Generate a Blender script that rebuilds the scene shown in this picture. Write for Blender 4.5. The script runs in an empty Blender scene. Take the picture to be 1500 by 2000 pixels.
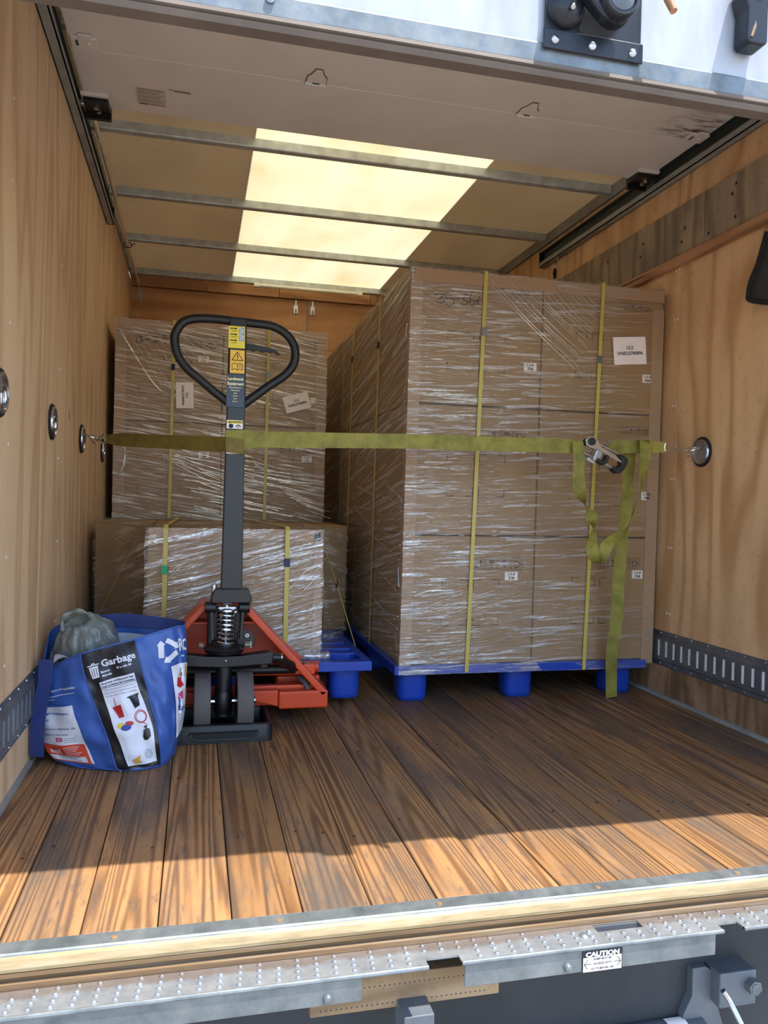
import bpy, bmesh, math, random
from mathutils import Vector, Matrix
random.seed(7)
PI = math.pi
scn = bpy.context.scene
COL = scn.collection
# ------------------------------------------------------------------ camera
YAW, PITCH, ROLL, FPX = 0.23759715, -0.01321308, 0.02362761, 1519.2
CAM = Vector((0.45435, -1.45236, 0.78))
W = 2.342                       # inner width of the cargo box
def basis():
    a, b, c = YAW, PITCH, ROLL
    f = Vector((math.sin(a)*math.cos(b), math.cos(a)*math.cos(b), math.sin(b)))
    r = Vector((math.cos(a), -math.sin(a), 0)); u = r.cross(f)
    return math.cos(c)*r+math.sin(c)*u, -math.sin(c)*r+math.cos(c)*u, f
CR, CU, CF = basis()
cd = bpy.data.cameras.new('camera'); cam = bpy.data.objects.new('camera', cd); COL.objects.link(cam)
cd.sensor_fit = 'HORIZONTAL'; cd.sensor_width = 36; cd.lens = 36*FPX/1500; cd.clip_start = .02; cd.clip_end = 200
cam.matrix_world = Matrix(((CR.x, CU.x, -CF.x, CAM.x), (CR.y, CU.y, -CF.y, CAM.y), (CR.z, CU.z, -CF.z, CAM.z), (0, 0, 0, 1)))
scn.camera = cam
def at(px, py, **k):
    """survey point: where the sight line of a photo measurement meets a real plane x=, y= or z="""
    d = CR*((px-750)/FPX) - CU*((py-1000)/FPX) + CF
    (ax, v), = k.items(); i = 'xyz'.index(ax)
    return CAM + d*((v-CAM[i])/d[i])
# ------------------------------------------------------------------ light
sun_dir = Vector((-1.1, 1.0, -4.5)).normalized()      # direction the light travels
sd = bpy.data.lights.new('sun', 'SUN'); sd.energy = 5.8; sd.angle = math.radians(.55); sd.color = (1, .95, .86)
so = bpy.data.objects.new('sun', sd); COL.objects.link(so)
so.rotation_euler = sun_dir.to_track_quat('-Z', 'Y').to_euler(); so.location = (3, -4, 6)
wd = bpy.data.worlds.new('sky'); scn.world = wd; wd.use_nodes = True
nt = wd.node_tree; nt.nodes.clear()
sky = nt.nodes.new('ShaderNodeTexSky'); sky.sky_type = 'NISHITA'; sky.sun_disc = False
sky.sun_elevation = math.asin(-sun_dir.z); sky.sun_rotation = math.atan2(-sun_dir.x, -sun_dir.y)
bg = nt.nodes.new('ShaderNodeBackground'); bg.inputs[1].default_value = .36
ow = nt.nodes.new('ShaderNodeOutputWorld')
nt.links.new(sky.outputs[0], bg.inputs[0]); nt.links.new(bg.outputs[0], ow.inputs[0])
vs = scn.view_settings; scn.display_settings.display_device = 'sRGB'
vs.view_transform = 'Standard'; vs.look = 'None'; vs.gamma = 1; vs.use_curve_mapping = False; vs.exposure = .75
scn.cycles.max_bounces = 14; scn.cycles.diffuse_bounces = 7; scn.cycles.transparent_max_bounces = 24
scn.cycles.sample_clamp_indirect = 6

# ------------------------------------------------------------------ materials
def srgb(h):
    if isinstance(h, str):
        c = [int(h[i:i+2], 16)/255 for i in (0, 2, 4)]
        return tuple((x/12.92 if x < .04045 else ((x+.055)/1.055)**2.4) for x in c)+(1,)
    return tuple(h)[:3]+(1,)
class NT:
    def __init__(s, name):
        s.m = bpy.data.materials.new(name); s.m.use_nodes = True; s.t = s.m.node_tree; s.t.nodes.clear()
        s.out = s.n('OutputMaterial')
    def n(s, typ, **kw):
        nd = s.t.nodes.new('ShaderNode'+typ)
        for k, v in kw.items(): setattr(nd, k, v)
        return nd
    def l(s, a, b): s.t.links.new(a, b)
    def setv(s, sock, v):
        if isinstance(v, bpy.types.NodeSocket): s.l(v, sock)
        else: sock.default_value = v
    def math(s, op, a, b=0.5, c=None):
        nd = s.n('Math', operation=op); s.setv(nd.inputs[0], a); s.setv(nd.inputs[1], b)
        if c is not None: s.setv(nd.inputs[2], c)
        return nd.outputs[0]
    def mix(s, f, a, b, mode='MIX'):
        nd = s.n('Mix', data_type='RGBA', blend_type=mode); s.setv(nd.inputs[0], f); s.setv(nd.inputs[6], a); s.setv(nd.inputs[7], b)
        return nd.outputs[2]
    def coord(s, scale=(1, 1, 1), rnd=0.0, kind='Object'):
        tc = s.n('TexCoord'); v = tc.outputs[kind]
        if rnd:
            oi = s.n('ObjectInfo'); cx = s.n('CombineXYZ')
            for i in range(3): s.l(s.math('MULTIPLY', oi.outputs['Random'], rnd*(1+i*.37)), cx.inputs[i])
            va = s.n('VectorMath', operation='ADD'); s.l(v, va.inputs[0]); s.l(cx.outputs[0], va.inputs[1]); v = va.outputs[0]
        mp = s.n('VectorMath', operation='MULTIPLY'); s.l(v, mp.inputs[0]); mp.inputs[1].default_value = scale
        return mp.outputs[0]
    def noise(s, vec, scale=5, detail=3, rough=.5, dist=0.0):
        nd = s.n('TexNoise'); s.l(vec, nd.inputs['Vector']); nd.inputs['Scale'].default_value = scale
        nd.inputs['Detail'].default_value = detail; nd.inputs['Roughness'].default_value = rough; nd.inputs['Distortion'].default_value = dist
        return nd.outputs['Fac']
    def ramp(s, f, stops):
        nd = s.n('ValToRGB'); s.l(f, nd.inputs[0]); e = nd.color_ramp.elements
        while len(e) < len(stops): e.new(.5)
        for x, (p, c) in zip(e, stops): x.position = p; x.color = srgb(c) if not isinstance(c, (int, float)) else (c, c, c, 1)
        return nd.outputs[0]
    def bump(s, h, strength=.3, dist=.01):
        nd = s.n('Bump'); nd.inputs['Strength'].default_value = strength; nd.inputs['Distance'].default_value = dist; s.l(h, nd.inputs['Height'])
        return nd.outputs[0]
    def bsdf(s, col, rough=.5, metal=0.0, normal=None, **kw):
        b = s.n('BsdfPrincipled'); s.setv(b.inputs['Base Color'], col); s.setv(b.inputs['Roughness'], rough); s.setv(b.inputs['Metallic'], metal)
        if normal is not None: s.l(normal, b.inputs['Normal'])
        for k, v in kw.items(): s.setv(b.inputs[k.replace('_', ' ')], v)
        return b.outputs[0]
    def done(s, sh): s.l(sh, s.out.inputs[0]); return s.m
M = {}
def plain(name, col, rough=.5, metal=0.0, var=.12, vs_=12, bump=.08, bs=60, **kw):
    t = NT(name); v = t.coord(rnd=7); c = srgb(col)
    n = t.noise(v, vs_, 4, .6); d = tuple(x*(1-var) for x in c[:3])+(1,); u = tuple(min(1, x*(1+var)) for x in c[:3])+(1,)
    f = t.ramp(n, [(.3, 0.0), (.7, 1.0)])
    M[name] = t.done(t.bsdf(t.mix(f, d, u), rough, metal, t.bump(t.noise(v, bs, 3), bump, .004), **kw)); return M[name]
def wood(name, light, mid, dark, axis, scale=1.0, rings=14, rough=.55, dirt=None, dirt_amt=.4, knots=True, rnd=23, stretch=.09, fine=.35, knot_r=.1, spec=.35, tone_var=.25, pw=2.2):
    """grain runs along axis (0,1,2)"""
    t = NT(name); s1 = [3.2*scale]*3; s1[axis] *= stretch
    v = t.coord(s1, rnd)
    base = t.noise(v, 1.4, 2.0, .38, .05)
    band = t.math('SINE', t.math('MULTIPLY', base, rings*6.28))
    band = t.math('ADD', t.math('MULTIPLY', band, .5), .5)
    s2 = [150*scale]*3; s2[axis] = 2.2*scale
    fib = t.noise(t.coord(s2, rnd), 1, 2, .6)
    m = t.math('ADD', t.math('MULTIPLY', t.math('POWER', band, pw), 1-fine), t.math('MULTIPLY', fib, fine))
    col = t.ramp(m, [(.08, light), (.45, mid), (.95, dark)])
    tone = t.noise(t.coord((1.6, 1.6, 1.6), rnd*1.7), 1, 2)
    col = t.mix(t.math('MULTIPLY', t.ramp(tone, [(.35, 0.0), (.7, 1.0)]), .4), col, srgb(mid))
    oi = t.n('ObjectInfo'); hs = t.n('HueSaturation'); t.l(col, hs.inputs['Color']); hs.inputs['Saturation'].default_value = .95
    t.l(t.math('ADD', t.math('MULTIPLY', oi.outputs['Random'], tone_var), 1-tone_var/2), hs.inputs['Value']); col = hs.outputs[0]
    if knots:
        s3 = [4.2*scale]*3; s3[axis] *= .45
        vo = t.n('TexVoronoi'); t.l(t.coord(s3, rnd*1.3), vo.inputs['Vector']); vo.inputs['Scale'].default_value = 1
        k = t.ramp(vo.outputs['Distance'], [(knot_r*.45, 1.0), (knot_r, 0.0)])
        pick = t.math('GREATER_THAN', vo.outputs['Color'], .62)
        col = t.mix(t.math('MULTIPLY', t.math('MULTIPLY', k, pick), .75), col, srgb('4a2a14'))
    if dirt:
        dn = t.noise(t.coord([x for x in ((5, 1.2, 5) if axis == 1 else (4, 4, 1.5))], rnd), 1, 6, .68)
        col = t.mix(t.math('MULTIPLY', t.ramp(dn, [(.44, 0.0), (.66, 1.0)]), dirt_amt), col, srgb(dirt))
        d2 = t.noise(t.coord((60, 9, 60) if axis == 1 else (30, 30, 30), rnd), 1, 5, .75)
        col = t.mix(t.math('MULTIPLY', t.ramp(d2, [(.56, 0.0), (.66, 1.0)]), dirt_amt*.8), col, srgb(dirt))
    b = t.bump(m, .12, .002)
    M[name] = t.done(t.bsdf(col, rough, 0, b, Specular_IOR_Level=spec)); return M[name]
wood('floor_oak', 'a87c4c', '845c33', '482f1e', 1, 2.6, 20, .55, '4d4843', .85, True, 23, .022, .4, .085, .3, .4, 1.6)
wood('plywood_left', 'e2c096', 'd8b389', 'c49c70', 2, .95, 7, .6, '9c7f63', .2, True, 5, .11, .25, .05, .3, .1)
wood('plywood_right', 'dcb282', 'cfa373', 'b88855', 2, .75, 6, .6, '8a6848', .3, True, 9, .2, .2, .05, .3, .12)
wood('plywood_kick', 'a98560', '927050', '6c4e33', 2, 1, 8, .65, '4d3c2c', .7, True, 11, .16, .3, .07)
wood('plywood_front', 'cf9c68', 'c08b58', 'a47142', 0, .8, 6, .55, '8c6440', .2, True, 13, .12, .4, .06)
wood('old_board', 'b39a7b', '9a8265', '75614b', 2, 1.1, 6, .7, '5d5449', .6, True, 17, .2, .4, .08)
wood('moulding', 'bd8e62', 'a9764a', '86583a', 1, 2, 6, .5, None, 0, False)
wood('board_under', 'a38a6a', '8d7252', '6f573b', 0, 2, 4, .8, '5f5347', .5, False)
plain('cardboard', '957448', .75, 0, .07, 5, .05, 120)
plain('cardboard_guard', 'a68462', .75, 0, .06, 6, .05)
plain('tape', 'a8835c', .25, 0, .08)
plain('ink', '4a3524', .8)
plain('marker', '17120f', .7)
plain('paper', 'f0e6e2', .7, 0, .03)
plain('paper_ink', '1c1f2e', .7)
plain('black_metal', '0e0f12', .42, 0, .2, 9, .04, Specular_IOR_Level=.5)
plain('black_plastic', '111214', .5, 0, .2)
plain('black_rubber', '141416', .75, 0, .3)
plain('stem_paint', '12161c', .4, 0, .1, 5, .02)
plain('label_navy', '1d2a40', .35, 0, .05)
plain('label_yellow', 'e6cf2e', .4, 0, .05)
plain('label_orange', 'e8b42a', .4, 0, .05)
plain('label_cream', 'e9dca0', .4)
plain('wheel_grey', '57504e', .7, 0, .12)
plain('orange_paint', 'c8431d', .35, 0, .08, 6, .04, Specular_IOR_Level=.5)
plain('zinc', 'b9bcc0', .28, 1, .2)
plain('chrome', 'cfd2d6', .16, 1, .15)
plain('steel_bow', 'b9bebb', .45, .45, .22, 20)
plain('track_grey', '8f918d', .5, .1, .25, 8)
plain('track_dark', '3b4341', .55, .1, .2)
plain('cargo_rail', '7b7e82', .5, .75, .28, 10, .1)
plain('white_back', 'e4e6e4', .6)
plain('door_cream', 'd9d0c6', .55, 0, .06, 3, .03)
plain('pallet_blue', '1a3fa4', .36, 0, .12, 6, .03, Specular_IOR_Level=.5)
plain('bag_blue', '36589f', .45, 0, .12, 14, .9, 16)
plain('bag_navy', '24356f', .6, 0, .1, 30, .2)
plain('bag_black', '15161c', .35, 0, .2, 14, .9, 16)
plain('bag_white', 'd8dae4', .45, 0, .05, 14, .9, 16)
plain('bag_inside', 'b6bac6', .5, 0, .1)
plain('print_red', 'b32025', .5); plain('print_orange', 'c9452c', .5); plain('print_navy', '20348c', .5)
plain('print_pink', 'c43468', .5); plain('print_tan', 'c99c4e', .5); plain('print_yellow', 'dcc02c', .5); plain('print_grey', '8e9098', .5)
plain('print_green', '2f8a54', .5)
plain('liner_grey', '6f7672', .3, 0, .2, 9, .5, 18)
plain('seal_metal', '8b8f93', .4, .8); plain('seal_green', '1fa36a', .5); plain('seal_navy', '1d2a5c', .5)
plain('rust_brown', '7a6247', .7, .2, .3, 14, .3)
plain('under_dark', '2c2f33', .7, .1, .25, 5)
plain('under_grey', '5a6067', .55, .2, .25, 7)
plain('asphalt', '96928c', .9, 0, .15, 6, .3)
plain('latch_black', '191c22', .35, .2, .25, 12, .1)
plain('cream_pipe', 'd9c4a4', .5, 0, .08)
plain('light_cover', 'e9ecdc', .3)
plain('sticker_grey', 'c2b9ac', .6)
# white galvanised door face with dirty lower edge
t = NT('door_white'); v = t.coord((8, 8, 2)); n = t.noise(v, 2, 5, .6)
M['door_white'] = t.done(t.bsdf(t.ramp(n, [(.3, '9699a0'), (.7, 'abaeb6')]), .35, 0, t.bump(n, .05, .003)))
t = NT('galvanised'); v = t.coord((1, 1, 1), 3); n = t.noise(v, 14, 6, .65); n2 = t.noise(t.coord((30, 4, 30)), 1, 3)
c = t.ramp(n, [(.3, '586062'), (.55, '73797b'), (.8, '888d8c')])
M['galvanised'] = t.done(t.bsdf(c, t.ramp(n2, [(.3, .35), (.7, .6)]), .55, t.bump(n, .1, .003)))
# sill channel: galvanised steel with ochre rust that follows the object's own height profile
t = NT('sill_rusty'); v = t.coord((3, 20, 20), 0); n = t.noise(v, 2, 6, .7)
c = t.ramp(n, [(.3, '6c5d42'), (.5, '857556'), (.75, '958c76')])
M['sill_rusty'] = t.done(t.bsdf(c, .55, .3, t.bump(n, .2, .003)))
t = NT('sill_brown'); v = t.coord((2, 60, 60), 0); n = t.noise(v, 1, 5, .7)
c = t.ramp(n, [(.25, '4d3a28'), (.5, '6f573b'), (.75, '84796a')])
M['sill_brown'] = t.done(t.bsdf(c, .65, .2, t.bump(n, .3, .003)))
# tread plate with rust along its inner edge (local y)
t = NT('tread'); v = t.coord((1, 1, 1), 0); n = t.noise(v, 22, 5, .7)
sx = t.n('SeparateXYZ'); t.l(v, sx.inputs[0])
g = t.math('ADD', t.math('MULTIPLY', sx.outputs[1], 28), t.math('MULTIPLY', t.noise(v, 9, 4, .7), 1.6))
rust = t.ramp(t.math('ADD', g, -.95), [(.10, 0.0), (.42, 1.0)])
c = t.mix(t.math('MULTIPLY', rust, .5), t.ramp(n, [(.3, '74787b'), (.7, '95989a')]), srgb('6e5236'))
M['tread'] = t.done(t.bsdf(c, .42, .5, t.bump(n, .1, .002)))
# roof: translucent fibreglass
def roofmat(name, a, b, tr):
    t = NT(name); v = t.coord((1, 1, 1)); n = t.noise(v, 2.2, 5, .6); n2 = t.noise(t.coord((1.3, .25, 1)), 3, 3)
    c = t.mix(t.ramp(n2, [(.35, 0.0), (.65, 1.0)]), t.ramp(n, [(.3, a), (.7, b)]), srgb(b))
    d = t.n('BsdfDiffuse'); t.l(c, d.inputs[0]); r = t.n('BsdfTranslucent'); t.l(c, r.inputs[0])
    m = t.n('MixShader'); m.inputs[0].default_value = tr; t.l(d.outputs[0], m.inputs[1]); t.l(r.outputs[0], m.inputs[2])
    M[name] = t.done(m.outputs[0])
roofmat('skylight', 'f0e5c6', 'fbf4e0', .44)
roofmat('roof_tan', 'beae94', 'cbbb9e', .22)
# yellow webbing with woven ribs
def webbing(name, a, b):
    t = NT(name); v = t.coord((1, 1, 1)); uv = t.coord((1, 1, 1), 0, 'UV'); sp = t.n('SeparateXYZ'); t.l(uv, sp.inputs[0])
    w = t.math('SINE', t.math('MULTIPLY', sp.outputs[0], 1100.0)); n = t.noise(v, 16, 5, .7)
    c = t.mix(t.ramp(n, [(.35, 0.0), (.7, 1.0)]), srgb(a), srgb(b))
    c = t.mix(t.math('MULTIPLY', t.math('ADD', w, 1), .16), c, srgb('4a4712'))
    M[name] = t.done(t.bsdf(c, .7, 0, t.bump(w, .3, .001)))
webbing('web_yellow', '9d9440', '706b2b'); webbing('web_olive', '83702c', '5f5020')
t = NT('pet_strap'); uv = t.coord((1, 1, 1), 0, 'Object'); n = t.noise(t.coord((200, 200, 200)), 1, 1)
M['pet_strap'] = t.done(t.bsdf(t.ramp(n, [(.3, 'b8a44a'), (.7, 'c9b65c')]), .35, 0, t.bump(n, .3, .001)))
# stretch film: clear, glossy crinkles plus pale diffuse streaks painted in as highlights
def film(name, dirv, dens=.5, white=.35, edge=None, dist=.01, a=(60, 3)):
    t = NT(name)
    tc = t.n('TexCoord'); mp = t.n('Mapping'); t.l(tc.outputs['Object'], mp.inputs[0]); mp.inputs['Rotation'].default_value = dirv
    def sc(x, y, z):
        m = t.n('VectorMath', operation='MULTIPLY'); t.l(mp.outputs[0], m.inputs[0]); m.inputs[1].default_value = (x, y, z); return m.outputs[0]
    n1 = t.noise(sc(a[1], a[1], a[0]), 1, 4, .6, .6)
    n2 = t.noise(sc(a[1]*3, a[1]*3, a[0]*2.4), 1, 3, .6, .4)
    big = t.noise(sc(2.2, 2.2, 2.2), 1, 3, .55)
    h = t.math('ADD', n1, t.math('MULTIPLY', n2, .5))
    st = t.ramp(n1, [(.52, 0.0), (.62, 1.0)]); st2 = t.ramp(n2, [(.58, 0.0), (.66, 1.0)])
    s = t.math('MAXIMUM', st, t.math('MULTIPLY', st2, .7))
    area = t.ramp(big, [(.5-dens*.35, 0.0), (.72-dens*.35, 1.0)])
    if edge:   # film thins out across the stack: edge = (axis, full, none)
        sp = t.n('SeparateXYZ'); t.l(tc.outputs['Object'], sp.inputs[0])
        mr = t.n('MapRange'); t.l(t.math('ADD', sp.outputs[edge[0]], t.math('MULTIPLY', t.noise(sc(3, 3, 3), 1, 3), .3)), mr.inputs[0])
        mr.inputs[1].default_value = edge[1]+.15; mr.inputs[2].default_value = edge[2]+.15; mr.inputs[3].default_value = 1; mr.inputs[4].default_value = .12
        area = t.math('MULTIPLY', area, mr.outputs[0])
    s = t.math('MULTIPLY', s, area)
    gl = t.n('BsdfGlossy'); gl.inputs['Roughness'].default_value = .13; gl.inputs[0].default_value = (1, 1, 1, 1); t.l(t.bump(h, .9, dist), gl.inputs['Normal'])
    df = t.n('BsdfDiffuse'); df.inputs[0].default_value = srgb('d8cfc4')
    m1 = t.n('MixShader'); m1.inputs[0].default_value = white; t.l(gl.outputs[0], m1.inputs[1]); t.l(df.outputs[0], m1.inputs[2])
    tr = t.n('BsdfTransparent'); tr.inputs[0].default_value = (.99, .985, .97, 1)
    m2 = t.n('MixShader'); t.l(t.math('ADD', t.math('MULTIPLY', s, .62), t.math('ADD', t.math('MULTIPLY', area, .10), .035)), m2.inputs[0])
    t.l(tr.outputs[0], m2.inputs[1]); t.l(m1.outputs[0], m2.inputs[2])
    M[name] = t.done(m2.outputs[0])
film('film_front', (0, math.radians(2), 0), 1.0, .35, (0, .1, .75), .01, (85, 5))
film('film_side', (math.radians(8), 0, 0), 1.15, .75, None, .01, (44, 1.6))
film('film_dense', (0, math.radians(-8), 0), 1.0, .4, None, .01, (75, 4))
film('film_low', (0, math.radians(14), 0), .9, .3, None, .012, (55, 4))
film('film_clear', (0, math.radians(30), 0), .7, .6)
t = NT('film_fold'); gl = t.n('BsdfGlossy'); gl.inputs['Roughness'].default_value = .2; gl.inputs[0].default_value = (1, 1, 1, 1)
df = t.n('BsdfDiffuse'); df.inputs[0].default_value = srgb('e0d6c8'); tr = t.n('BsdfTransparent')
n = t.noise(t.coord((25, 25, 25)), 1, 3)
m1 = t.n('MixShader'); m1.inputs[0].default_value = .5; t.l(gl.outputs[0], m1.inputs[1]); t.l(df.outputs[0], m1.inputs[2])
m2 = t.n('MixShader'); t.l(t.ramp(n, [(.35, .15), (.7, .75)]), m2.inputs[0]); t.l(tr.outputs[0], m2.inputs[1]); t.l(m1.outputs[0], m2.inputs[2])
M['film_fold'] = t.done(m2.outputs[0])

# ------------------------------------------------------------------ mesh builder
class MB:
    def __init__(s): s.v = []; s.f = []; s.uv = {}
    def add(s, vs_, fs): o = len(s.v); s.v += [Vector(x) for x in vs_]; s.f += [tuple(i+o for i in f) for f in fs]; return s
    def box(s, x0, x1, y0, y1, z0, z1, m=None):
        c = [(x, y, z) for z in (z0, z1) for y in (y0, y1) for x in (x0, x1)]
        if m: c = [m @ Vector(p) for p in c]
        return s.add(c, [(0, 2, 3, 1), (4, 5, 7, 6), (0, 1, 5, 4), (2, 6, 7, 3), (0, 4, 6, 2), (1, 3, 7, 5)])
    def cyl(s, p0, p1, r, n=16, r2=None, cap=True):
        p0, p1 = Vector(p0), Vector(p1); d = (p1-p0).normalized(); r2 = r if r2 is None else r2
        a = d.orthogonal().normalized(); b = d.cross(a)
        vs_ = [p+(a*math.cos(2*PI*i/n)+b*math.sin(2*PI*i/n))*q for p, q in ((p0, r), (p1, r2)) for i in range(n)]
        fs = [(i, (i+1) % n, n+(i+1) % n, n+i) for i in range(n)]
        if cap: fs += [tuple(range(n-1, -1, -1)), tuple(range(n, 2*n))]
        return s.add(vs_, fs)
    def tube(s, path, r, n=8, closed=False, flat=1.0, up=None):
        P = [Vector(p) for p in path]; N = len(P); vs_ = []; prev = None
        for i, p in enumerate(P):
            a = P[(i-1) % N] if (closed or i) else p; b = P[(i+1) % N] if (closed or i < N-1) else p
            d = (b-a).normalized()
            if up is not None: x = Vector(up)-d*Vector(up).dot(d)
            elif prev is None: x = d.orthogonal()
            else: x = prev-d*prev.dot(d)
            x.normalize(); prev = x; y = d.cross(x); rr = r[i] if isinstance(r, (list, tuple)) else r
            vs_ += [p+(x*math.cos(2*PI*k/n)*rr+y*math.sin(2*PI*k/n)*rr*flat) for k in range(n)]
        fs = [(i*n+k, i*n+(k+1) % n, ((i+1) % N)*n+(k+1) % n, ((i+1) % N)*n+k) for i in range(N if closed else N-1) for k in range(n)]
        if not closed: fs += [tuple(range(n-1, -1, -1)), tuple(range((N-1)*n, N*n))]
        return s.add(vs_, fs)
    def lathe(s, prof, c, axis=2, n=24, sx=1, sy=1):
        """prof: (radius, height) list around axis through c"""
        c = Vector(c); vs_ = []
        for r, h in prof:
            for i in range(n):
                a = 2*PI*i/n; q = [r*math.cos(a)*sx, r*math.sin(a)*sy]
                p = [0, 0, 0]; p[axis] = h; p[(axis+1) % 3] = q[0]; p[(axis+2) % 3] = q[1]; vs_.append(c+Vector(p))
        m = len(prof); fs = [(j*n+i, j*n+(i+1) % n, (j+1)*n+(i+1) % n, (j+1)*n+i) for j in range(m-1) for i in range(n)]
        if prof[0][0] > 1e-6: fs.append(tuple(range(n-1, -1, -1)))
        if prof[-1][0] > 1e-6: fs.append(tuple(range((m-1)*n, m*n)))
        return s.add(vs_, fs)
    def prism(s, poly, o, u, v, w):
        """polygon in (u,v) from origin o, thickened by vector w"""
        o, u, v, w = map(Vector, (o, u, v, w)); n = len(poly)
        A = [o+u*a+v*b for a, b in poly]
        return s.add(A+[p+w for p in A], [tuple(range(n-1, -1, -1)), tuple(range(n, 2*n))]+[(i, (i+1) % n, n+(i+1) % n, n+i) for i in range(n)])
    def grid(s, fn, nu, nv, closed_u=False):
        o = len(s.v); cu = nu if closed_u else nu+1
        vs_ = [fn(i/nu, j/nv) for j in range(nv+1) for i in range(cu)]
        s.add(vs_, [(j*cu+i, j*cu+(i+1) % cu, (j+1)*cu+(i+1) % cu, (j+1)*cu+i) for j in range(nv) for i in range(nu)])
        return s
    def plate(s, xs, ys, hole, f, t):
        """cells between breakpoints xs, ys; hole(xm, ym) cells stay open; f(x, y, d) -> point, d in 0..t"""
        H = lambda i, j: not (0 <= i < len(xs)-1 and 0 <= j < len(ys)-1) or hole((xs[i]+xs[i+1])/2, (ys[j]+ys[j+1])/2)
        for i in range(len(xs)-1):
            for j in range(len(ys)-1):
                if H(i, j): continue
                x0, x1, y0, y1 = xs[i], xs[i+1], ys[j], ys[j+1]
                q = [f(x, y, d) for d in (0, t) for x, y in ((x0, y0), (x1, y0), (x1, y1), (x0, y1))]
                fs = [(3, 2, 1, 0), (4, 5, 6, 7)]
                if H(i, j-1): fs.append((0, 1, 5, 4))
                if H(i+1, j): fs.append((1, 2, 6, 5))
                if H(i, j+1): fs.append((2, 3, 7, 6))
                if H(i-1, j): fs.append((3, 0, 4, 7))
                s.add(q, fs)
        return s
    def ribbon(s, path, wid, th=.0016, nrm=None):
        """flat band: path points, width vectors per point; gets UV (length, side)"""
        P = [Vector(p) for p in path]; Wv = [Vector(w) for w in wid]; n = len(P); o = len(s.v); L = 0
        for i in range(n):
            if i: L += (P[i]-P[i-1]).length
            d = (P[min(i+1, n-1)]-P[max(i-1, 0)]); nn = d.cross(Wv[i]).normalized()*th/2
            for sg, tt in ((-1, 1), (1, 1), (1, -1), (-1, -1)):
                s.uv[len(s.v)] = (L, sg*.5+.5); s.v.append(P[i]+Wv[i]*sg/2+nn*tt)
        for i in range(n-1):
            for k in range(4): s.f.append((o+i*4+k, o+i*4+(k+1) % 4, o+i*4+4+(k+1) % 4, o+i*4+4+k))
        s.f += [(o+3, o+2, o+1, o), (o+n*4-4, o+n*4-3, o+n*4-2, o+n*4-1)]
        return s
    def build(s, name, mat, parent=None, loc=None, smooth=False, bevel=0, seg=2, label=None, kind=None, sub=0, angle=40, weld=False):
        base = wloc(parent) if parent else Vector((0, 0, 0)); L = Vector(loc) if loc is not None else base
        me = bpy.data.meshes.new(name); me.from_pydata([tuple(p-L) for p in s.v], [], s.f)
        bm = bmesh.new(); bm.from_mesh(me)
        if weld or bevel: bmesh.ops.remove_doubles(bm, verts=bm.verts, dist=1e-5)
        bmesh.ops.recalc_face_normals(bm, faces=bm.faces)
        if s.uv and not weld:
            ul = bm.loops.layers.uv.new('UVMap'); bm.verts.ensure_lookup_table()
            for f in bm.faces:
                for lp in f.loops: lp[ul].uv = s.uv.get(lp.vert.index, (0, 0))
        if smooth:
            for f in bm.faces: f.smooth = True
            ca = math.cos(math.radians(angle))
            for e in bm.edges:
                if len(e.link_faces) == 2 and e.link_faces[0].normal.dot(e.link_faces[1].normal) < ca: e.smooth = False
        bm.to_mesh(me); bm.free()
        me.materials.append(M[mat] if isinstance(mat, str) else mat)
        o = bpy.data.objects.new(name, me); COL.objects.link(o)
        if parent: o.parent = parent
        o.location = L-base
        if bevel:
            b = o.modifiers.new('Bevel', 'BEVEL'); b.width = bevel; b.segments = seg; b.limit_method = 'ANGLE'
        if sub: q = o.modifiers.new('Sub', 'SUBSURF'); q.levels = q.render_levels = sub
        if label: o['label'] = label
        if kind: o['kind'] = kind
        return o
def wloc(o):
    v = Vector((0, 0, 0))
    while o: v += o.location; o = o.parent
    return v
def tag(o, label, cat, group=None):
    o['label'] = label; o['category'] = cat
    if group: o['group'] = group
    return o
def thing(name, label, cat, loc, group=None):
    o = bpy.data.objects.new(name, None); COL.objects.link(o); o.location = loc; o.empty_display_size = .05
    return tag(o, label, cat, group)
def struct(name, loc=(0, 0, 0)):
    o = bpy.data.objects.new(name, None); COL.objects.link(o); o.location = loc; o['kind'] = 'structure'; return o
def spline(pts, n=8, closed=False):
    P = [Vector(p) for p in pts]; N = len(P); out = []
    for i in range(N if closed else N-1):
        g = lambda k: P[k % N] if closed else P[min(max(k, 0), N-1)]
        a, b, c, d = g(i-1), g(i), g(i+1), g(i+2)
        for k in range(n):
            t_ = k/n; out.append(.5*((2*b)+(c-a)*t_+(2*a-5*b+4*c-d)*t_*t_+(3*b-a-3*c+d)*t_**3))
    if not closed: out.append(P[-1])
    return out
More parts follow.
